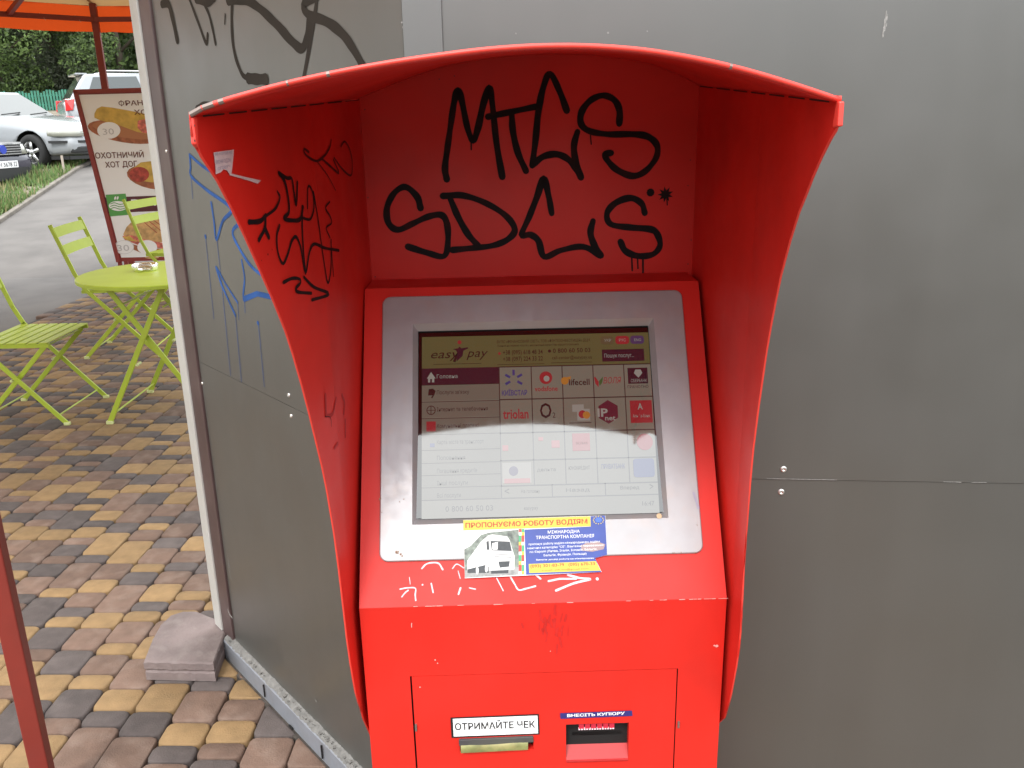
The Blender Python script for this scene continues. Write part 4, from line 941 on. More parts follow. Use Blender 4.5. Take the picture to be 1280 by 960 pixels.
for i, p in enumerate(ring_):
    w2 = .031 if p is not Nn else .0205
    d1 = Vector((1, .25, 0)).normalized() if p is Nn else Vector((.9, .2, 0)).normalized(); d2 = Vector((-d1.y, d1.x, 0))
    mb = MB(); hh = HU+.05; lean = Vector((0, 0, 0)) if p is not Nn else Vector((.0, 0, 0)); mb.obox(tl(p)+up_*hh/2, d1*w2, d2*w2, up_*hh/2); mb.build('post', MAROON, tent, bev=.003)
cen_t = sum(ring_, Vector())/5; apex = Vector((cen_t.x, cen_t.y, HU+.85))
for i in range(5):
    a, b = ring_[i], ring_[(i+1) % 5]; ins = lambda p, k: p+(cen_t-p).normalized()*k
    mb = MB(); mb.bar(tl(ins(a, .03)+up_*HB), tl(ins(b, .03)+up_*HB), .035, .045); mb.build('eave_bar', MAROON, tent)
    mb = MB(); mb.bar(tl(a+up_*(HU+.04)), tl(apex), .03, .04); mb.build('rafter', MAROON, tent)
    n_ = 14; V = []
    for k in range(n_+1):
        p = a.lerp(b, k/n_); out_ = (p-cen_t).normalized()*(.035+.008*math.sin(k*2.2+i)); V += [tl(p+out_+up_*HU), tl(p+out_*1.2+up_*(HV+.008*math.sin(k*1.9)))]
    mb = MB(); mb.add(V, [(2*k, 2*k+1, 2*k+3, 2*k+2) for k in range(n_)]); mb.build('valance', ORANGE, tent, smooth=True)
    mb = MB(); V = [tl(apex+up_*.03)]; 
    for k in range(n_+1): p = a.lerp(b, k/n_)+(a.lerp(b, k/n_)-cen_t).normalized()*.04; V.append(tl(p+up_*(HU-.012*math.sin(math.pi*k/n_)+.005)))
    mb.add(V, [(0, k+1, k+2) for k in range(n_)]); mb.build('roof_cloth', TAN, tent, smooth=True)
    m2 = a.lerp(b, .5)
mb = MB(); q0 = P2.lerp(P3, .17); mb.bar(tl(q0+up_*HB), tl(at(34, -12, 7.6)), .04, .04); mb.build('brace', MAROON, tent)
TIE = mat('pale_cord', lin(.45, .3, .22), .8); mb = MB()
for f in (.03, .1, .2, .3):
    p = P2.lerp(P3, f)+up_*HB; mb.tube([tl(p+Vector((-.03, -.04, .03))), tl(p+Vector((.0, -.05, 0))), tl(p+Vector((.02, -.04, -.035)))], .003, 5)
mb.build('tie_cord', TIE, tent)

# ------------------------------------------------------------------ folding chairs and table
LIME = mat('lime_enamel', lin(.41, .51, .045), .42, ior=1.5, var=.04, vscale=10); CAP = mat('pale_foot_cap', lin(.62, .66, .30), .5)
def make_chair(name='folding_chair'):
    t = empty(name, 'x', 'chair'); 
    hy = .235
    for sy in (-1, 1):
        y = sy*hy; mb = MB(); pts = [(.235, 0), (.16, .09), (-.165, .46), (-.215, .55), (-.305, .85)]
        for (x0, z0), (x1, z1) in zip([(.235, .01), (-.168, .46), (-.215, .56)], [(-.168, .46), (-.215, .56), (-.31, .86)]):
            mb.bar((x0, y, z0), (x1, y, z1), .010, .026 if z0 < .4 else .022, up=(0, 1, 0)) if False else mb.obox(((x0+x1)/2, y, (z0+z1)/2), Vector((x1-x0, 0, z1-z0))*.515, (0, .005, 0), Vector((z1-z0, 0, -(x1-x0))).normalized()*.0125)
        l = mb.build('leg', LIME, t, bev=.002); mb = MB(); mb.box(.220, .252, y-.011, y+.011, 0, .018); mb.build('foot_cap', CAP, l, bev=.004)
        y = sy*(hy-.028); mb = MB(); a, b = Vector((-.235, y, .01)), Vector((.175, y, .435))
        mb.obox((a+b)/2, (b-a)*.5, (0, .005, 0), Vector((b-a).cross(Vector((0, 1, 0)))).normalized()*.0125)
        l = mb.build('leg', LIME, t, bev=.002); mb = MB(); mb.box(-.252, -.220, y-.011, y+.011, 0, .018); mb.build('foot_cap', CAP, l, bev=.004)
    for sy in (-1, 1):
        mb = MB(); mb.obox((.005, sy*(hy-.014), .441), (.20, 0, .0), (0, .005, 0), (0, 0, .010)); mb.build('seat_rail', LIME, t)
    for i in range(7):
        x = -.165+i*.0575; mb = MB(); mb.box(x-.022, x+.022, -hy+.004, hy-.004, .452, .459); mb.build('seat_slat', LIME, t, bev=.002)
    for z0, x0 in ((.675, -.258), (.785, -.292)):
        mb = MB(); V = []; dv = Vector((-.3, 0, .95)).normalized()
        for k in range(7):
            f = k/6; y = -hy-.012+(2*hy+.024)*f; bow = -.014*math.sin(math.pi*f)
            for u, th in ((0, 0), (1, 0), (1, 1), (0, 1)):
                p = Vector((x0+bow+.012, y, z0))+dv*(.062*u)+Vector((.95, 0, .3))*(.004*th); V.append(p)
        mb.add(V, [(k*4+j, k*4+(j+1) % 4, (k+1)*4+(j+1) % 4, (k+1)*4+j) for k in range(6) for j in range(4)]+[(0, 3, 2, 1), (24, 25, 26, 27)]); mb.build('back_slat', LIME, t)
    for a, b in (((.195, -hy, .055), (.195, hy, .055)), ((-.195, -hy+.03, .055), (-.195, hy-.03, .055)), ((.17, -hy+.03, .43), (.17, hy-.03, .43)), ((-.15, -hy, .44), (-.15, hy, .44))):
        mb = MB(); mb.tube([a, b], .0042, 6); mb.build('cross_rod', LIME, t)
    for sy in (-1, 1): mb = MB(); mb.tube([(-.018, sy*(hy+.008), .255), (-.018, sy*(hy-.04), .255)], .007, 8); mb.build('pivot_bolt', CAP, t)
    return t
def copy_tree(o, parent=None):
    c_ = o.copy(); COL.objects.link(c_)
    if parent is not None: c_.parent = parent
    for ch in list(o.children): copy_tree(ch, c_)
    return c_
ch0 = make_chair()
CH = [((-2.645, 4.615, 0), 0.0, 1, 'lime green folding chair nearest the camera with its slatted seat in full view'),
      ((-2.71, 5.99, 0), .09, 1.07, 'lime green folding chair behind the round table on the side toward the asphalt path'),
      ((-2.83, 7.5, 0), -.2, 1.1, 'lime green folding chair standing in front of the hot dog board')]
for i, (loc_, rz, sc_, lb) in enumerate(CH):
    o = ch0 if i == 0 else copy_tree(ch0); o.location = loc_; o.rotation_euler = (0, 0, rz); o.scale = (sc_,)*3; tag(o, lb, 'chair', 'lime green folding chairs round the table')
tb = empty('round_table', 'round lime green folding table with a glass ashtray on top', 'table', (-1.905, 4.66, 0))
TTZ = .775; TR_ = .425
mb = MB(); mb.lathe([(0, TTZ), (TR_-.004, TTZ), (TR_, TTZ-.003), (TR_, TTZ-.020), (TR_-.004, TTZ-.022), (TR_-.006, TTZ-.012), (0, TTZ-.012)], n=56); mb.build('tabletop', LIME, tb)
for sy in (-1, 1):
    for x0, x1, y in ((-.275, .12, sy*.275), (.275, -.20, sy*.245)):
        mb = MB(); a, b = Vector((x0, y, .01)), Vector((x1, y, TTZ-.02)); mb.obox((a+b)/2, (b-a)*.5, (0, .005, 0), Vector((b-a).cross(Vector((0, 1, 0)))).normalized()*.014)
        l = mb.build('leg', LIME, tb, bev=.002); mb = MB(); sgn = 1 if x0 > 0 else -1; mb.box(x0-.018, x0+.018, y-.012, y+.012, 0, .02); mb.build('foot_cap', CAP, l, bev=.004)
for a, b in (((-.245, -.275, .06), (-.245, .275, .06)), ((.245, -.245, .06), (.245, .245, .06)), ((.10, -.275, .64), (.10, .275, .64)), ((-.17, -.245, .63), (-.17, .245, .63))):
    mb = MB(); mb.tube([a, b], .005, 6); mb.build('cross_rod', LIME, tb)
for sy in (-1, 1): mb = MB(); mb.tube([(-.08, sy*.283, .33), (-.08, sy*.235, .33)], .008, 8); mb.build('pivot_bolt', CAP, tb)
GLASS = mat('clear_glass', lin(.93, .97, .93), .03, trans=1.0, ior=1.45)
ap = hitz(182, 338, TTZ); mb = MB(); mb.lathe([(0, .004), (.050, .004), (.056, .010), (.062, .034), (.066, .036), (.069, .033), (.066, .008), (.062, 0), (0, 0)], n=36)
ash = mb.build('ashtray', GLASS, None, smooth=True); ash.location = ap+Vector((0, 0, .001)); tag(ash, 'round clear glass ashtray on the green table', 'ashtray')

# ------------------------------------------------------------------ hot dog board
bd = 8.3; bl = at(94, 113, bd*1.0); bb = at(146, 328, bd)
zt_, zb2 = bl.z, at(146, 328, bd).z
BX = Vector((.985, .17, 0)).normalized(); O_ = Vector((at(146, 328, bd).x, at(146, 328, bd).y, 0))
BW = 1.0; BH0, BH1 = zb2, at(94, 113, bd).z
board = empty('menu_board', 'white hot dog menu board in a dark red frame standing behind the green chairs', 'sign', O_)
# the board leans: its left edge runs from the lower to the upper corner seen in the photo
tlc = at(94, 113, bd*1.01); brel = Vector((tlc.x-O_.x, tlc.y-O_.y, 0)); 
BM = Matrix.Translation(O_)
Uv = BX; Vv = Vector((0, 0, 1)); nb_ = -Vector((-BX.y, BX.x, 0))
if nb_.dot(O_) > 0: nb_ = -nb_
SBd = Surf(BM, (0, 0, 0), Uv, Vv, nb_)
BRED = mat('board_red_frame', lin(.26, .035, .028), .45); BWH = mat('board_white_face', lin(.88, .87, .88), .45)
def bpoly(pts, off): return SBd.poly(pts, off)
face = [(94, 113), (300, 108), (330, 322), (148, 327)]
mb = MB(); mb.prism(bpoly(face, 0), nb_, -.03); mb.build('board_back', BRED, board)
flat(SBd, [(98.5, 118.5), (300, 113), (330, 318), (151.5, 322)], .002, 'board_face', BWH, board)
mb = MB()
for a, b, w_px in (((94, 114), (148, 327.5), 4.6), ((92, 114.5), (300, 109), 4.6)):
    A_, B_ = SBd.pt(*a, .006), SBd.pt(*b, .006); d_ = (B_-A_); mb.obox((A_+B_)/2, d_/2, nb_*.010, d_.normalized().cross(nb_)*w_px*.5*bd/F)
mb.build('board_frame', BRED, board)
mb = MB()
for a in ((149, 322), (157, 324)):
    t0 = SBd.pt(*a, -.02); mb.obox((t0.x, t0.y, t0.z/2+.01), Uv*.018, nb_*.012, Vector((0, 0, t0.z/2+.02)))
mb.build('board_leg', BRED, board)
bt_ = mat('board_brown_print', lin(.12, .022, .02), .5); BU = mat('bun_print', lin(.62, .40, .08), .5, var=.2, vscale=16); PL_ = mat('wood_plate_print', lin(.36, .12, .055), .5, var=.35, vscale=22)
SAUS = mat('sausage_print', lin(.42, .06, .04), .5, var=.4, vscale=30); BGR = mat('green_print', lin(.10, .36, .08), .5); BPL = mat('plum_print', lin(.10, .02, .03), .5); PALE = mat('pale_print', lin(.72, .68, .68), .5)
TOAST = mat('toast_print', lin(.60, .36, .15), .5, var=.3, vscale=25); HAM = mat('ham_print', lin(.62, .16, .12), .5, var=.5, vscale=35)
k_ = .0012
flat(SBd, ell(155, 165, 46, 13, 24, .17), 2.5*k_, 'wooden_plate', PL_, board); flat(SBd, ell(156, 163, 41, 9, 24, .17), 3*k_, 'plate_inside', mat('plate_inside_print', lin(.45, .18, .08), .5), board)
flat(SBd, [(118, 142), (121, 136), (127, 133), (140, 134.5), (160, 138), (185, 143), (200, 147), (200, 170), (172, 165), (150, 157), (124, 150), (118, 147)], 3.6*k_, 'bun', BU, board)
flat(SBd, [(172, 151), (180, 149), (196, 152), (196, 168), (178, 166), (172, 160)], 4.1*k_, 'sausage_end', HAM, board)
flat(SBd, ell(136, 163, 14.5, 10.5, 24), 4.6*k_, 'price_disc', BWH, board)
flat(SBd, ell(190, 222, 32, 14, 20, .2), 2.5*k_, 'wooden_plate', PL_, board)
flat(SBd, [(164, 212), (176, 203), (200, 200), (215, 204), (215, 226), (190, 228), (168, 225)], 3.2*k_, 'bun', BU, board)
flat(SBd, ell(174, 218, 12.5, 9.5, 18), 3.8*k_, 'sausage_end', SAUS, board)
flat(SBd, [(124.5, 247), (240, 243), (245, 262), (129.5, 266.5)], 2.6*k_, 'plum_band', BPL, board)
flat(SBd, [(132, 243.5), (157, 242), (161.5, 268.5), (137.5, 270.5)], 3.2*k_, 'green_logo_square', BGR, board)
mb = MB(); mb.add(SBd.poly(ell(147.5, 257.5, 11.5, 6.2, 20, .05), 3.9*k_), [tuple(range(20))])
for x in (144, 147): mb.add(SBd.poly(ell(x, 247.5, 1.2, 2.4, 8, .3), 3.9*k_), [tuple(range(8))])
mb.build('logo_mark', BWH, board)
mb = MB()
for dy in (-3, 0, 3): stroke(mb, SBd, [(138, 258+dy), (143, 256.5+dy), (150, 258.5+dy), (157, 257+dy)], .9, 4.6*k_)
mb.build('logo_lines', BGR, board)
flat(SBd, [(154, 293), (158, 284), (166, 276), (180, 272), (200, 270), (222, 274), (226, 300), (200, 303), (170, 297), (156, 296)], 3*k_, 'toast', TOAST, board)
flat(SBd, [(153, 295), (165, 294), (180, 299), (205, 304), (226, 304), (226, 314), (190, 309), (172, 306), (156, 300)], 3.5*k_, 'ham_filling', HAM, board)
flat(SBd, [(153, 296), (162, 295), (168, 300), (176, 302), (160, 301)], 4*k_, 'cheese', BU, board)
flat(SBd, [(155, 302), (172, 307), (200, 311), (226, 316), (226, 321), (200, 320), (176, 316), (158, 308)], 3*k_, 'wooden_plate', PL_, board)
mb = MB()
for i in range(6): stroke(mb, SBd, [(176+i*7, 274), (184+i*8, 281), (196+i*8, 291)], .9, 3.9*k_)
mb.build('grill_marks', SAUS, board)
flat(SBd, ell(155, 309, 12.5, 9, 22), 4.4*k_, 'price_disc', BWH, board); flat(SBd, ell(184, 309, 12.5, 9, 22), 4.4*k_, 'price_disc', BWH, board)
flat(SBd, ell(190, 322, 9, 1.6, 12), 4*k_, 'sauce_dish', TOAST, board)
mb = MB(); text_on(mb, SBd, '30', (129, 168.5), (143, 168), 8, 5.4*k_); text_on(mb, SBd, '30', (147, 314), (162, 313.5), 8, 5.4*k_)
pts = ell(155, 309, 11.8, 8.3, 22); stroke(mb, SBd, pts+pts[:1], .4, 5.2*k_); mb.build('price', mat('pale_grey_print', lin(.55, .53, .55), .5), board)
mb = MB(); text_on(mb, SBd, 'О', (148.6, 131.7), (155.6, 131.5), 5.2, 4.8*k_); text_on(mb, SBd, 'І', (151.4, 132.6), (152.8, 132.6), 6.9, 4.9*k_, bold=.01); text_on(mb, SBd, 'РАНЦУЗЬКИЙ', (157.4, 132), (232, 130), 6.2, 4.8*k_, bold=.01); text_on(mb, SBd, 'ХОТ ДОГ', (168, 143.5), (220, 142.5), 6.2, 4.8*k_, bold=.01)
text_on(mb, SBd, 'ОХОТНИЧИЙ', (119.5, 198), (180, 196.5), 7, 4.6*k_, bold=.012); text_on(mb, SBd, 'ХОТ ДОГ', (132, 209.5), (172, 208), 7, 4.6*k_, bold=.012)
mb.build('brown_lettering', bt_, board)
mb = MB(); text_on(mb, SBd, 'Panini', (165, 258), (216, 256), 9, 3.4*k_, bold=.012); mb.build('white_lettering', BWH, board)

# ------------------------------------------------------------------ kerb, grass verge
KERB = mat('old_kerb_concrete', lin(.17, .15, .125), .9, var=.25, vscale=8, bump=.5, bscale=60)
kb = empty('kerb', 'low worn concrete kerb between the asphalt path and the dry grass verge', 'kerb', (kx(12), 12, hgt(12)))
kp = [(kx(y), y) for y in np.arange(9.3, 30, 1.0)]
for (xa_, ya_), (xb_, yb_) in zip(kp, kp[1:]):
    a = Vector((xa_, ya_, hgt(ya_)-.02))-kb.location; b = Vector((xb_, yb_, hgt(yb_)-.02))-kb.location; d = (b-a); mb = MB(); mb.obox((a+b)/2, d*.494, Vector((-d.y, d.x, 0)).normalized()*.04, (0, 0, .035)); mb.build('kerb_stone', KERB, kb, bev=.01)
sheet('verge', lambda y: -60, lambda y: kx(y)-.03, 9.3, 40, -.02, SOIL)
GR = [mat('grass_green', lin(.12, .20, .05), .7), mat('grass_dry', lin(.22, .20, .09), .8), mat('grass_dark', lin(.07, .13, .035), .7)]
nG = 42000; gy = rng.uniform(10.5, 17.2, nG); gx_ = np.array([kx(y) for y in gy])-.02-rng.uniform(0, 1, nG)**1.0*3.6
pat = np.sin(gx_*2.3+gy*1.1)+np.sin(gx_*1.1-gy*2.7+1.3)+.6*np.sin(gx_*5.1+gy*3.7); keep = (pat > -.7) | (rng.random(nG) < .22)
gx_, gy, pat = gx_[keep], gy[keep], pat[keep]; nG = len(gx_)
hh = rng.uniform(.04, .15, nG)*(1+.35*np.clip(pat, 0, 2)); an = rng.uniform(0, 2*np.pi, nG); le = rng.uniform(-.05, .05, (nG, 2)); wd = .008+rng.uniform(0, .014, nG)
V = np.zeros((nG, 3, 3)); gz = np.array([hgt(y) for y in gy])-.02
V[:, 0] = np.stack([gx_-wd*np.cos(an), gy-wd*np.sin(an), gz], 1); V[:, 1] = np.stack([gx_+wd*np.cos(an), gy+wd*np.sin(an), gz], 1); V[:, 2] = np.stack([gx_+le[:, 0], gy+le[:, 1], gz+hh], 1)
mi = rng.choice([0, 0, 1, 2], nG); me = mesh('grass', V.reshape(-1, 3).tolist(), np.arange(nG*3).reshape(-1, 3).tolist(), None, False, mi.tolist(), GR)
o = bpy.data.objects.new('grass', me); link(o); tag(o, 'patchy dry grass and weeds on the verge beside the cars', 'grass', kind='stuff')
st_ = MB(); sp = hit(80, 213); st_.tube([(0, 0, 0), (0, 0, .26)], .022, 6); so_ = st_.build('wooden_stake', mat('grey_wood', lin(.42, .36, .30), .9)); so_.location = sp; tag(so_, 'short pale wooden stake in the grass by the silver car', 'stake')

# ------------------------------------------------------------------ cars
TYRE = mat('tyre_rubber', lin(.018, .018, .018), .85, bump=.3, bscale=50); RIM = mat('alloy_rim', lin(.62, .62, .62), .3, metal=.8); CGL = mat('car_glass', lin(.045, .055, .055), .06, ior=1.7)
WGL = mat('windscreen_glass', lin(.08, .085, .08), .05, ior=1.6)
TRIMB = mat('black_trim', lin(.02, .02, .02), .5); LAMP = mat('headlamp_glass', lin(.30, .30, .25), .08, ior=1.6, coat=1); TAIL = mat('tail_lamp', lin(.55, .02, .02), .15, coat=1)
def loft(secs, name, m, parent, sub=2, closed=True):
    V = []; k = len(secs[0])
    for s_ in secs: V += s_
    Fc = [(i*k+j, (i+1)*k+j, (i+1)*k+(j+1) % k, i*k+(j+1) % k) for i in range(len(secs)-1) for j in range(k if closed else k-1)]
    if closed: Fc += [tuple(range(k)), tuple((len(secs)-1)*k+j for j in range(k))[::-1]]
    mb = MB(); mb.add(V, Fc); o = mb.build(name, m, parent, smooth=True)
    bm = bmesh.new(); bm.from_mesh(o.data); bmesh.ops.recalc_face_normals(bm, faces=bm.faces); bm.to_mesh(o.data); bm.free()
    if sub: s_ = o.modifiers.new('s', 'SUBSURF'); s_.levels = sub; s_.render_levels = sub
    return o
def make_car(name, label, paint, loc_, rz, L=4.6, W=1.77, H=1.46, hood=.98, kind='sedan', plate=None, wr=.32):
    """x forward, origin under the middle; hood = height of the hood line at the windscreen"""
    t = empty(name, label, 'car', loc_, rz); hl = L/2; hw = W/2
    def sec(x, zb, zs, zt, w_, wt):    # full ring: bottom, sides, top
        h = [(w_*.80, zb), (w_*.96, zb+.05), (w_, (zb+zs)/2), (w_*.985, zs), (wt, zt-.015), (wt*.5, zt)]
        return [Vector((x, y, z)) for y, z in h]+[Vector((x, -y, z)) for y, z in h[::-1]]
    rear = hl
    if kind == 'sedan':
        st = [(-hl, .34, .80, .98, .80, .62), (-hl+.10, .24, .86, 1.03, .92, .74), (-hl+.6, .20, .90, 1.04, .99, .80), (-.9, .18, .92, .99, 1, .84), (.2, .18, .91, .97, 1, .84), (.85, .18, .90, hood, 1, .84), (hl-.9, .20, .82, hood-.08, .99, .80), (hl-.35, .22, .70, hood-.18, .95, .70), (hl-.06, .26, .60, hood-.34, .86, .62), (hl, .34, .52, .58, .78, .55)]
    else:
        st = [(-hl, .42, .95, 1.08, .86, .70), (-hl+.08, .32, 1.0, 1.12, .95, .80), (-hl+.6, .28, 1.04, 1.14, .99, .84), (-.6, .25, 1.05, 1.12, 1, .86), (.4, .25, 1.04, 1.10, 1, .86), (1.0, .25, 1.02, 1.08, 1, .85), (hl-.8, .27, .92, 1.02, .99, .8), (hl-.25, .32, .80, .92, .93, .72), (hl, .42, .66, .74, .8, .6)]
    body = loft([sec(x, a, b, c_, w_*hw, wt*hw) for x, a, b, c_, w_, wt in st], 'body', paint, t, 2)
    ax_f, ax_r = hl-.88, -hl+.92
    # cut the wheel arches
    cut = MB()
    for ax in (ax_f, ax_r):
        for sy in (-1, 1):
            k = 24; V = [(ax+(wr+.055)*math.cos(2*math.pi*i/k), sy*(hw+.1), wr+.01+(wr+.055)*math.sin(2*math.pi*i/k)) for i in range(k)]+[(ax+(wr+.055)*math.cos(2*math.pi*i/k), sy*(hw-.30), wr+.01+(wr+.055)*math.sin(2*math.pi*i/k)) for i in range(k)]
            cut.add(V, [tuple(range(k)) if sy > 0 else tuple(range(k))[::-1], (tuple(range(k, 2*k))[::-1] if sy > 0 else tuple(range(k, 2*k)))]+[((i, i+k, (i+1) % k+k, (i+1) % k) if sy > 0 else (i, (i+1) % k, (i+1) % k+k, i+k)) for i in range(k)])
    co_ = bpy.data.objects.new('cut', mesh('cut', cut.V, cut.F, TRIMB)); COL.objects.link(co_); body.data.materials.append(TRIMB)
    bmx = bmesh.new(); bmx.from_mesh(co_.data); bmesh.ops.recalc_face_normals(bmx, faces=bmx.faces)
    for f in bmx.faces: f.material_index = 0
    bmx.to_mesh(co_.data); bmx.free()
    bo_ = body.modifiers.new('c', 'BOOLEAN'); bo_.object = co_; bo_.operation = 'DIFFERENCE'; bo_.solver = 'EXACT'; bo_.material_mode = 'TRANSFER'
    keepM = body.parent; body.parent = None
    dg = bpy.context.evaluated_depsgraph_get(); ev = body.evaluated_get(dg); me = bpy.data.meshes.new_from_object(ev); body.modifiers.clear(); body.data = me; body.parent = keepM
    bpy.data.objects.remove(co_)
    # greenhouse
    if kind == 'sedan':
        xb0, xb1, xt0, xt1, zb_, zt = -2.0, .55, -1.45, -.30, .93, H
    else:
        xb0, xb1, xt0, xt1, zb_, zt = -hl+.10, 1.15, -hl+.50, .35, 1.06, H
    wb, wt = hw*.90, hw*.70
    def gp(x, w_, z, f=1): return [Vector((x, w_, z)), Vector((x, -w_, z))]
    base_ = [Vector((xb1, wb*.86, zb_)), Vector((xb0, wb*.88, zb_)), Vector((xb0, -wb*.88, zb_)), Vector((xb1, -wb*.86, zb_))]
    mid_b = Vector((-.3, wb, zb_)); mid_t = Vector((-.4, wt, zt))
    def rail(sy):
        B_ = [Vector((xb1, sy*wb*.88, zb_)), Vector(((xb0+xb1)/2, sy*wb, zb_)), Vector((xb0, sy*wb*.88, zb_))]; T_ = [Vector((xt1, sy*wt*.93, zt-.03)), Vector(((xt0+xt1)/2, sy*wt, zt)), Vector((xt0, sy*wt*.93, zt-.03))]; return B_, T_
    BL, TL = rail(1); BR, TR2 = rail(-1)
    mb = MB(); V = BL+TL+BR+TR2; Fc = [(0, 1, 4, 3), (1, 2, 5, 4), (6, 9, 10, 7), (7, 10, 11, 8), (3, 4, 10, 9), (4, 5, 11, 10), (0, 3, 9, 6), (2, 8, 11, 5)]
    mb.add(V, Fc); mb.build('cabin', paint, t, bev=.05, seg=3)
    def pane(quad, nm, m, fr, off=.006, parent=t):
        a, b, c_, d = quad; ce = (a+b+c_+d)/4; nn = (b-a).cross(d-a).normalized()
        if nn.dot(ce-Vector((-.2, 0, 1.0))) < 0: nn = -nn
        P = []
        for (u, v) in ((fr[0], fr[1]), (fr[2], fr[1]), (fr[2], fr[3]), (fr[0], fr[3])): P.append((a*(1-u)+b*u)*(1-v)+(d*(1-u)+c_*u)*v+nn*off)
        m_ = MB(); m_.prism(P, nn, .004); return m_.build(nm, m, parent)
    pane((BL[0], BR[0], TR2[0], TL[0]), 'windscreen', WGL, (.05, .07, .95, .92)); pane((BL[2], BR[2], TR2[2], TL[2]), 'rear_window', CGL, (.08, .15, .92, .9))
    for Bq, Tq in ((BL, TL), (BR, TR2)):
        pane((Bq[0], Bq[1], Tq[1], Tq[0]), 'side_window', CGL, (.14, .08, .97, .88)); pane((Bq[1], Bq[2], Tq[2], Tq[1]), 'side_window', CGL, (.03, .08, .80, .88))
    for ax in (ax_f, ax_r):
        for sy in (-1, 1):
            y = sy*(hw-.02); mb = MB(); pr = [(wr*.62, -.0), (wr*.66, .015), (wr*.93, .02), (wr, -.02), (wr, -.17), (wr*.9, -.2), (.05, -.2)]
            mb.lathe([(r, y+sy*z) for r, z in pr], (ax, 0, wr), 28, 'y'); wh = mb.build('wheel', TYRE, t, smooth=True)
            mb = MB(); mb.lathe([(wr*.62, y+sy*.004), (wr*.56, y-sy*.03), (wr*.54, y-sy*.12)], (ax, 0, wr), 24, 'y')
            for i in range(5):
                a = 2*math.pi*i/5+.3; dv = Vector((math.cos(a), 0, math.sin(a))); sv = Vector((-math.sin(a), 0, math.cos(a)))
                mb.obox(Vector((ax, y-sy*.012, wr))+dv*wr*.33, dv*wr*.27, Vector((0, .012, 0)), sv*.028)
            mb.lathe([(0, y+sy*.004), (.05, y+sy*.004), (.06, y-sy*.02)], (ax, 0, wr), 16, 'y'); mb.build('rim', RIM, wh, smooth=True)
    return t, hl, hw
def car_front(t, hl, hw, hx, zl, zh, yl, style):
    for sy in (-1, 1):
        mb = MB(); cv = [(hl-.40, hw*.975), (hl-.28, hw*.95), (hl-.14, hw*.86), (hl-.05, hw*.70), (hl-.02, hw*.50)]; V = []; m_ = len(cv)
        for i, (x, y) in enumerate(cv):
            f = i/(m_-1); V += [Vector((x+.02, sy*(y+.006), zl+.015*(1-f))), Vector((x-.035, sy*(y-.02), zh-.015-.03*f))]
        mb.add(V, [(2*i, 2*i+1, 2*i+3, 2*i+2) for i in range(m_-1)]); o = mb.build('headlight', LAMP, t, smooth=True); q_ = o.modifiers.new('s', 'SOLIDIFY'); q_.thickness = .04
PW = mat('white_car_paint', lin(.32, .335, .35), .22, ior=1.5, coat=1); PN = mat('dark_navy_car_paint', lin(.028, .026, .045), .2, coat=1); PS = mat('silver_grey_car_paint', lin(.30, .315, .33), .25, metal=.25, coat=1)
PINKP = PN
# white saloon
wheel_pt = at(40, 193, 15.8); th = math.radians(-21); hd = Vector((math.cos(th), math.sin(th), 0)); rt = Vector((hd.y, -hd.x, 0))
L_ = 4.6; ctr = Vector((wheel_pt.x, wheel_pt.y, 0))-hd*(L_/2-.88)-rt*.86; ctr.z = .76
wc, hl, hw = make_car('parked_car', 'silver white saloon car with its nose toward the menu board', PW, ctr, th, hood=1.0)
car_front(wc, hl, hw, 0, .58, .76, 0, 0)
def strip(parent, name, m, pts, n_, th_, hwid):
    mb = MB()
    for a, b in zip(pts, pts[1:]): a, b = Vector(a), Vector(b); mb.obox((a+b)/2, (b-a)*.51, Vector((0, 0, hwid)), (b-a).cross(Vector((0, 0, 1))).normalized()*th_)
    return mb.build(name, m, parent)
for sy in (-1, 1): strip(wc, 'bumper_strip', TRIMB, [(hl-.40, sy*hw*.99, .50), (hl-.12, sy*hw*.90, .50), (hl-.01, sy*hw*.60, .50), (hl+.02, sy*.22, .50)], 0, .012, .022)
mb = MB(); mb.box(hl-.05, hl+.012, -.36, .36, .58, .72); mb.build('grille', TRIMB, wc, bev=.01)
for sy in (-1, 1): mb = MB(); mb.obox((hl-.03, sy*.55, .36), (.03, 0, 0), Vector((.05*-sy, .16, 0))*1, (0, 0, .055)); mb.build('fog_light', TRIMB, wc, bev=.02)
strip(wc, 'bumper_lip', TRIMB, [(hl-.42, -hw*.95, .22), (hl-.1, -hw*.84, .22), (hl-.0, -.3, .22), (hl, .3, .22), (hl-.1, hw*.84, .22)], 0, .02, .03)
mb = MB()
for a, b in (((.56, -.62, 1.0), (.42, -.1, 1.04)), ((.58, .0, 1.0), (.44, .5, 1.04))): mb.bar(a, b, .025, .02)
mb.build('wiper', TRIMB, wc)
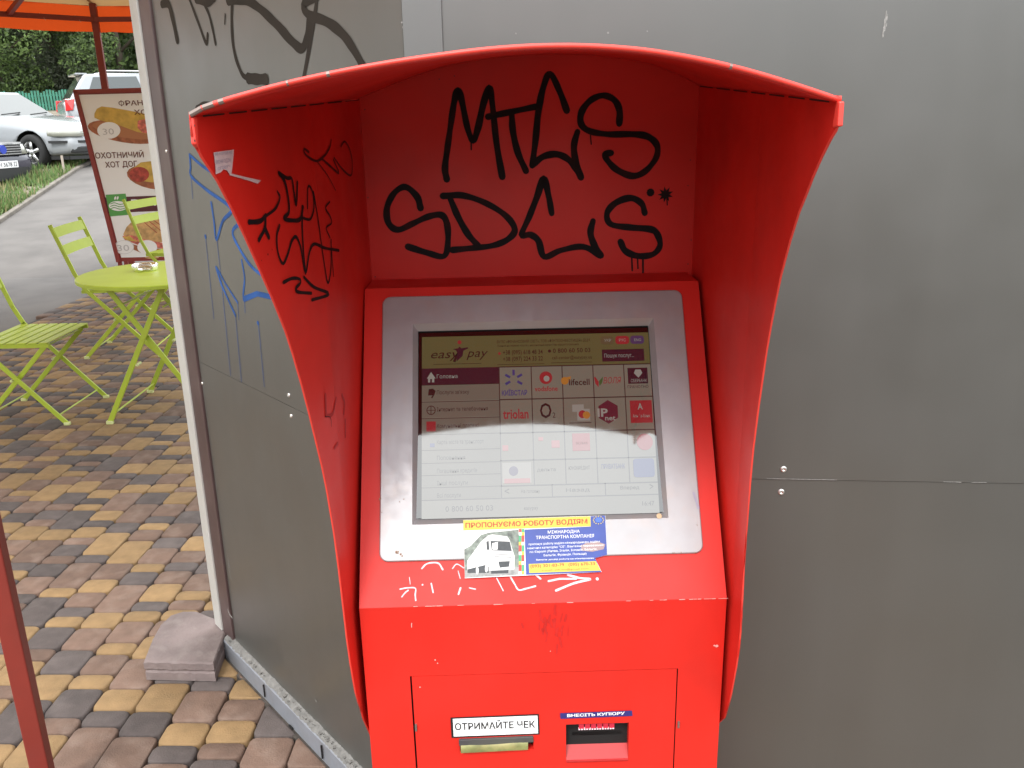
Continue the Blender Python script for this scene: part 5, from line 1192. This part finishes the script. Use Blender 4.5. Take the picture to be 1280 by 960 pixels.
# dark car at the left edge
pc = at(3, 206, 14.2); th = math.radians(-12); hd = Vector((math.cos(th), math.sin(th), 0)); L2 = 4.0
ctr = Vector((pc.x, pc.y, 0))-hd*(L2/2)+Vector((-hd.y, hd.x, 0))*.05; ctr.z = hgt(ctr.y)-.02
ctr.z = pc.z-.46
dk, hl, hw = make_car('parked_car', 'dark navy car cut off by the left edge with a white number plate', PN, ctr, th, L=L2, W=1.68, H=1.45, hood=.98, wr=.29)
car_front(dk, hl, hw, 0, .62, .80, 0, 0)
mb = MB(); mb.box(hl-.05, hl+.012, -.42, .42, .60, .78); gr = mb.build('grille', TRIMB, dk, bev=.01)
mb = MB()
for i in range(4): mb.box(hl+.01, hl+.022, -.40, .40, .62+.04*i, .628+.04*i)
mb.build('grille_bar', RIM, gr)
mb = MB(); mb.lathe([(0, hl+.03), (.07, hl+.03), (.075, hl+.015)], (0, 0, .0), 20, 'z'); bdg = mb.build('badge', mat('blue_badge', lin(.02, .05, .4), .3), gr)
bdg.matrix_local = Matrix.Translation((0, 0, .70)) @ Matrix.Rotation(math.radians(90), 4, 'Y')
strip(dk, 'chrome_strip', RIM, [(hl+.012, -.42, .80), (hl+.018, 0, .81), (hl+.012, .42, .80)], 0, .006, .012)
strip(dk, 'lower_bumper', TRIMB, [(hl-.3, -hw*.93, .30), (hl-.06, -hw*.7, .30), (hl-.0, -.3, .30), (hl, .3, .30), (hl-.06, hw*.7, .30), (hl-.3, hw*.93, .30)], 0, .03, .10)
mb = MB(); mb.box(hl+.028, hl+.036, -.26, .26, .405, .517); plt = mb.build('number_plate', SIGNW, dk)
V, Fc, Wt = text_mesh('АН 3678 ІІ', .01); mb = MB(); mb.add([(hl+.0375, -.235+v[0]/Wt*.47, .425+v[1]*.098) for v in V], Fc); mb.build('plate_lettering', TXT, plt)
# grey and white SUV behind
sp_ = at(150, 120, 18.6); th = math.radians(33); ctr = Vector((sp_.x, sp_.y, 0)); hd = Vector((math.cos(th), math.sin(th), 0)); rear_ = at(79, 125, 18.4)
ctr = Vector((rear_.x, rear_.y, 0))+hd*2.3+Vector((hd.y, -hd.x, 0))*-.80; ctr.z = at(110, 88, 18.6).z-1.72
sv, hl, hw = make_car('parked_car', 'silver grey SUV seen from behind with a red tail light', PS, ctr, th, L=4.6, W=1.85, H=1.68, kind='suv', wr=.36)
for sy in (-1, 1):
    mb = MB(); P = [Vector((-hl+.05, sy*hw*.84, 1.13)), Vector((-hl+.22, sy*hw*.93, 1.13)), Vector((-hl+.16, sy*hw*.94, .90)), Vector((-hl+.03, sy*hw*.84, .88))]; mb.prism(P, Vector((-1, sy*.9, 0)), .03); mb.build('tail_light', TAIL, sv, bev=.01)
    mb = MB(); mb.tube([(-1.5, sy*.62, 1.66), (-1.35, sy*.62, 1.72), (.1, sy*.62, 1.72), (.25, sy*.62, 1.66)], .018, 6); mb.build('roof_rail', RIM, sv)
mb = MB(); mb.obox((-hl+.46, 0, 1.655), (.12, 0, 0), (0, .56, 0), (0, 0, .018)); mb.build('spoiler', PS, sv, bev=.01)

# ------------------------------------------------------------------ picket fence
FG = mat('green_fence_paint', lin(.035, .17, .115), .6, var=.25, vscale=3); fy = 40.0
fe = empty('picket_fence', 'green picket fence in front of the trees', 'fence', (-20, fy, hgt(fy)))
mb = MB(); x = -34.0; i = 0; random.seed(9)
while x < -6:
    h = .70+.05*math.sin(i*1.3)+random.uniform(-.03, .03)+.25*(x+34)/28*.3; zz = .06*(x+20)*.25
    mb.box(x+20-.045, x+20+.045, -.02, .0, zz, zz+h+.08); x += .135; i += 1
mb.build('picket', FG, fe, kind='stuff')
for z_ in (.25, .62):
    mb = MB(); mb.bar((-14, .03, z_-.2), (14, .03, z_+.2), .04, .06); mb.build('fence_rail', FG, fe)
for x in range(-14, 15, 3):
    mb = MB(); mb.box(x-.05, x+.05, .02, .12, -.3, .80+.015*x); mb.build('fence_post', TRIMB, fe)

# ------------------------------------------------------------------ trees
BARK = mat('bark', lin(.10, .08, .06), .9, bump=.6, bscale=20)
def leafmat(name, col): return translucent(name, col, .45, .25)
LM = [leafmat('leaf_bright', lin(.19, .28, .09)), leafmat('leaf_mid', lin(.13, .19, .075)), leafmat('leaf_dark', lin(.11, .15, .075)), leafmat('leaf_greyish', lin(.20, .225, .16)), leafmat('leaf_grey_dark', lin(.13, .145, .105))]
def tree(name, label, loc_, H, R, n, mats_, leaf=.17, seed=0, low=.5):
    r = np.random.default_rng(seed); t = empty(name, label, 'tree', loc_)
    mb = MB(); mb.tube([(0, 0, -.3), (.1, 0, H*.25), (-.1, .1, H*.55), (0, 0, H*.85)], [.22, .18, .12, .04], 8)
    for i in range(7):
        a = i*2.4; z0 = H*(.25+.07*i); mb.tube([(0, 0, z0), (math.cos(a)*R*.4, math.sin(a)*R*.4, z0+H*.12), (math.cos(a)*R*.75, math.sin(a)*R*.75, z0+H*.2)], [.09, .05, .02], 6)
    mb.build('trunk', BARK, t, smooth=True)
    nc = 46; cz = r.uniform(low, H, nc); fr = np.sin(np.clip((cz-low)/(H-low), .05, .97)*np.pi)**.55; ca = r.uniform(0, 2*np.pi, nc); cr_ = R*fr*np.sqrt(r.uniform(.15, 1, nc))
    C_ = np.stack([cr_*np.cos(ca), cr_*np.sin(ca), cz], 1); rad = r.uniform(.5, 1.05, nc)*R*.34
    ci = r.integers(0, nc, n); d = r.normal(size=(n, 3)); d /= np.linalg.norm(d, axis=1)[:, None]; rr_ = r.uniform(.35, 1, n)**.5
    Pc = C_[ci]+d*(rad[ci]*rr_)[:, None]*np.array([1, 1, .8]); a = r.normal(size=(n, 3)); a /= np.linalg.norm(a, axis=1)[:, None]; b = np.cross(a, r.normal(size=(n, 3))); b /= np.linalg.norm(b, axis=1)[:, None]
    s_ = leaf*r.uniform(.6, 1.3, n)[:, None]; V = np.stack([Pc-a*s_, Pc+b*s_*.45, Pc+a*s_, Pc-b*s_*.45], 1)
    mi = r.choice(len(mats_), n, p=None); me = mesh('crown', V.reshape(-1, 3).tolist(), np.arange(4*n).reshape(-1, 4).tolist(), None, False, mi.tolist(), mats_)
    o = bpy.data.objects.new('crown', me); link(o, t); return t
A_ = [LM[0], LM[0], LM[1], LM[2]]; B_ = [LM[3], LM[3], LM[4], LM[2]]; C_m = [LM[1], LM[0], LM[2]]
def tp(px, y): d = ray(px, 130); p = CO+d*(y/d.y); return (p.x, y, hgt(y)-.1)
G_ = 'trees beyond the green fence'
tree('tree', 'bright green leafy tree at the left edge behind the fence', tp(6, 42.5), 9, 3.9, 34000, A_, .10, 1, low=.3)
tree('tree', 'grey green willow like tree behind the middle of the fence', tp(75, 45), 9.5, 4.0, 36000, B_, .10, 2, low=.2)
tree('tree', 'mid green tree behind the silver grey SUV', tp(155, 44), 10, 3.6, 30000, C_m, .10, 3, low=0)
tree('tree', 'grey green tree left of the willow like tree, partly behind the bright one', tp(38, 52), 11, 4.5, 30000, B_, .12, 4, low=0)
tree('tree', 'dark tall tree farthest back between the tent post and the kiosk', tp(118, 56), 12, 5.0, 26000, [LM[2], LM[4], LM[1]], .2, 5, low=0)
tree('tree', 'bright green tree farthest left beyond the dark car', tp(-60, 44), 10, 4.2, 16000, A_, .15, 6, low=0)
tree('tree', 'mid green tree hidden mostly by the kiosk corner', tp(215, 46), 10, 4, 9000, C_m, .2, 7, low=0)
V = []; n = 40000; r = np.random.default_rng(11); hx = r.uniform(-75, 30, n); hy_ = 62+r.uniform(0, 5, n); hz = 2.2+r.uniform(0, 1, n)**.8*(7.5+1.5*np.sin(hx*.35)+np.sin(hx*.9)); nb2 = 26000; an2 = r.uniform(math.radians(150), math.radians(390), nb2); ra2 = r.uniform(30, 34, nb2); back = np.stack([ra2*np.cos(an2), ra2*np.sin(an2), r.uniform(0, 1, nb2)**.85*(5.2+1.0*np.sin(an2*9)+.7*np.sin(an2*23))], 1)  # back: unseen leaf ring behind the camera, added to darken the low horizon
Pc = np.concatenate([np.stack([hx, hy_, hz], 1), back]); n += nb2
a = r.normal(size=(n, 3)); a /= np.linalg.norm(a, axis=1)[:, None]; b = np.cross(a, r.normal(size=(n, 3))); b /= np.linalg.norm(b, axis=1)[:, None]; s_ = .34*r.uniform(.6, 1.3, n)[:, None]
V = np.stack([Pc-a*s_, Pc+b*s_*.6, Pc+a*s_, Pc-b*s_*.6], 1); me = mesh('woodland', V.reshape(-1, 3).tolist(), np.arange(4*n).reshape(-1, 4).tolist(), None, False, r.choice(3, n).tolist(), [LM[1], LM[2], LM[4]])
o = bpy.data.objects.new('woodland', me); link(o); tag(o, 'dense dark woodland filling the background behind the fence', 'woodland', kind='stuff')
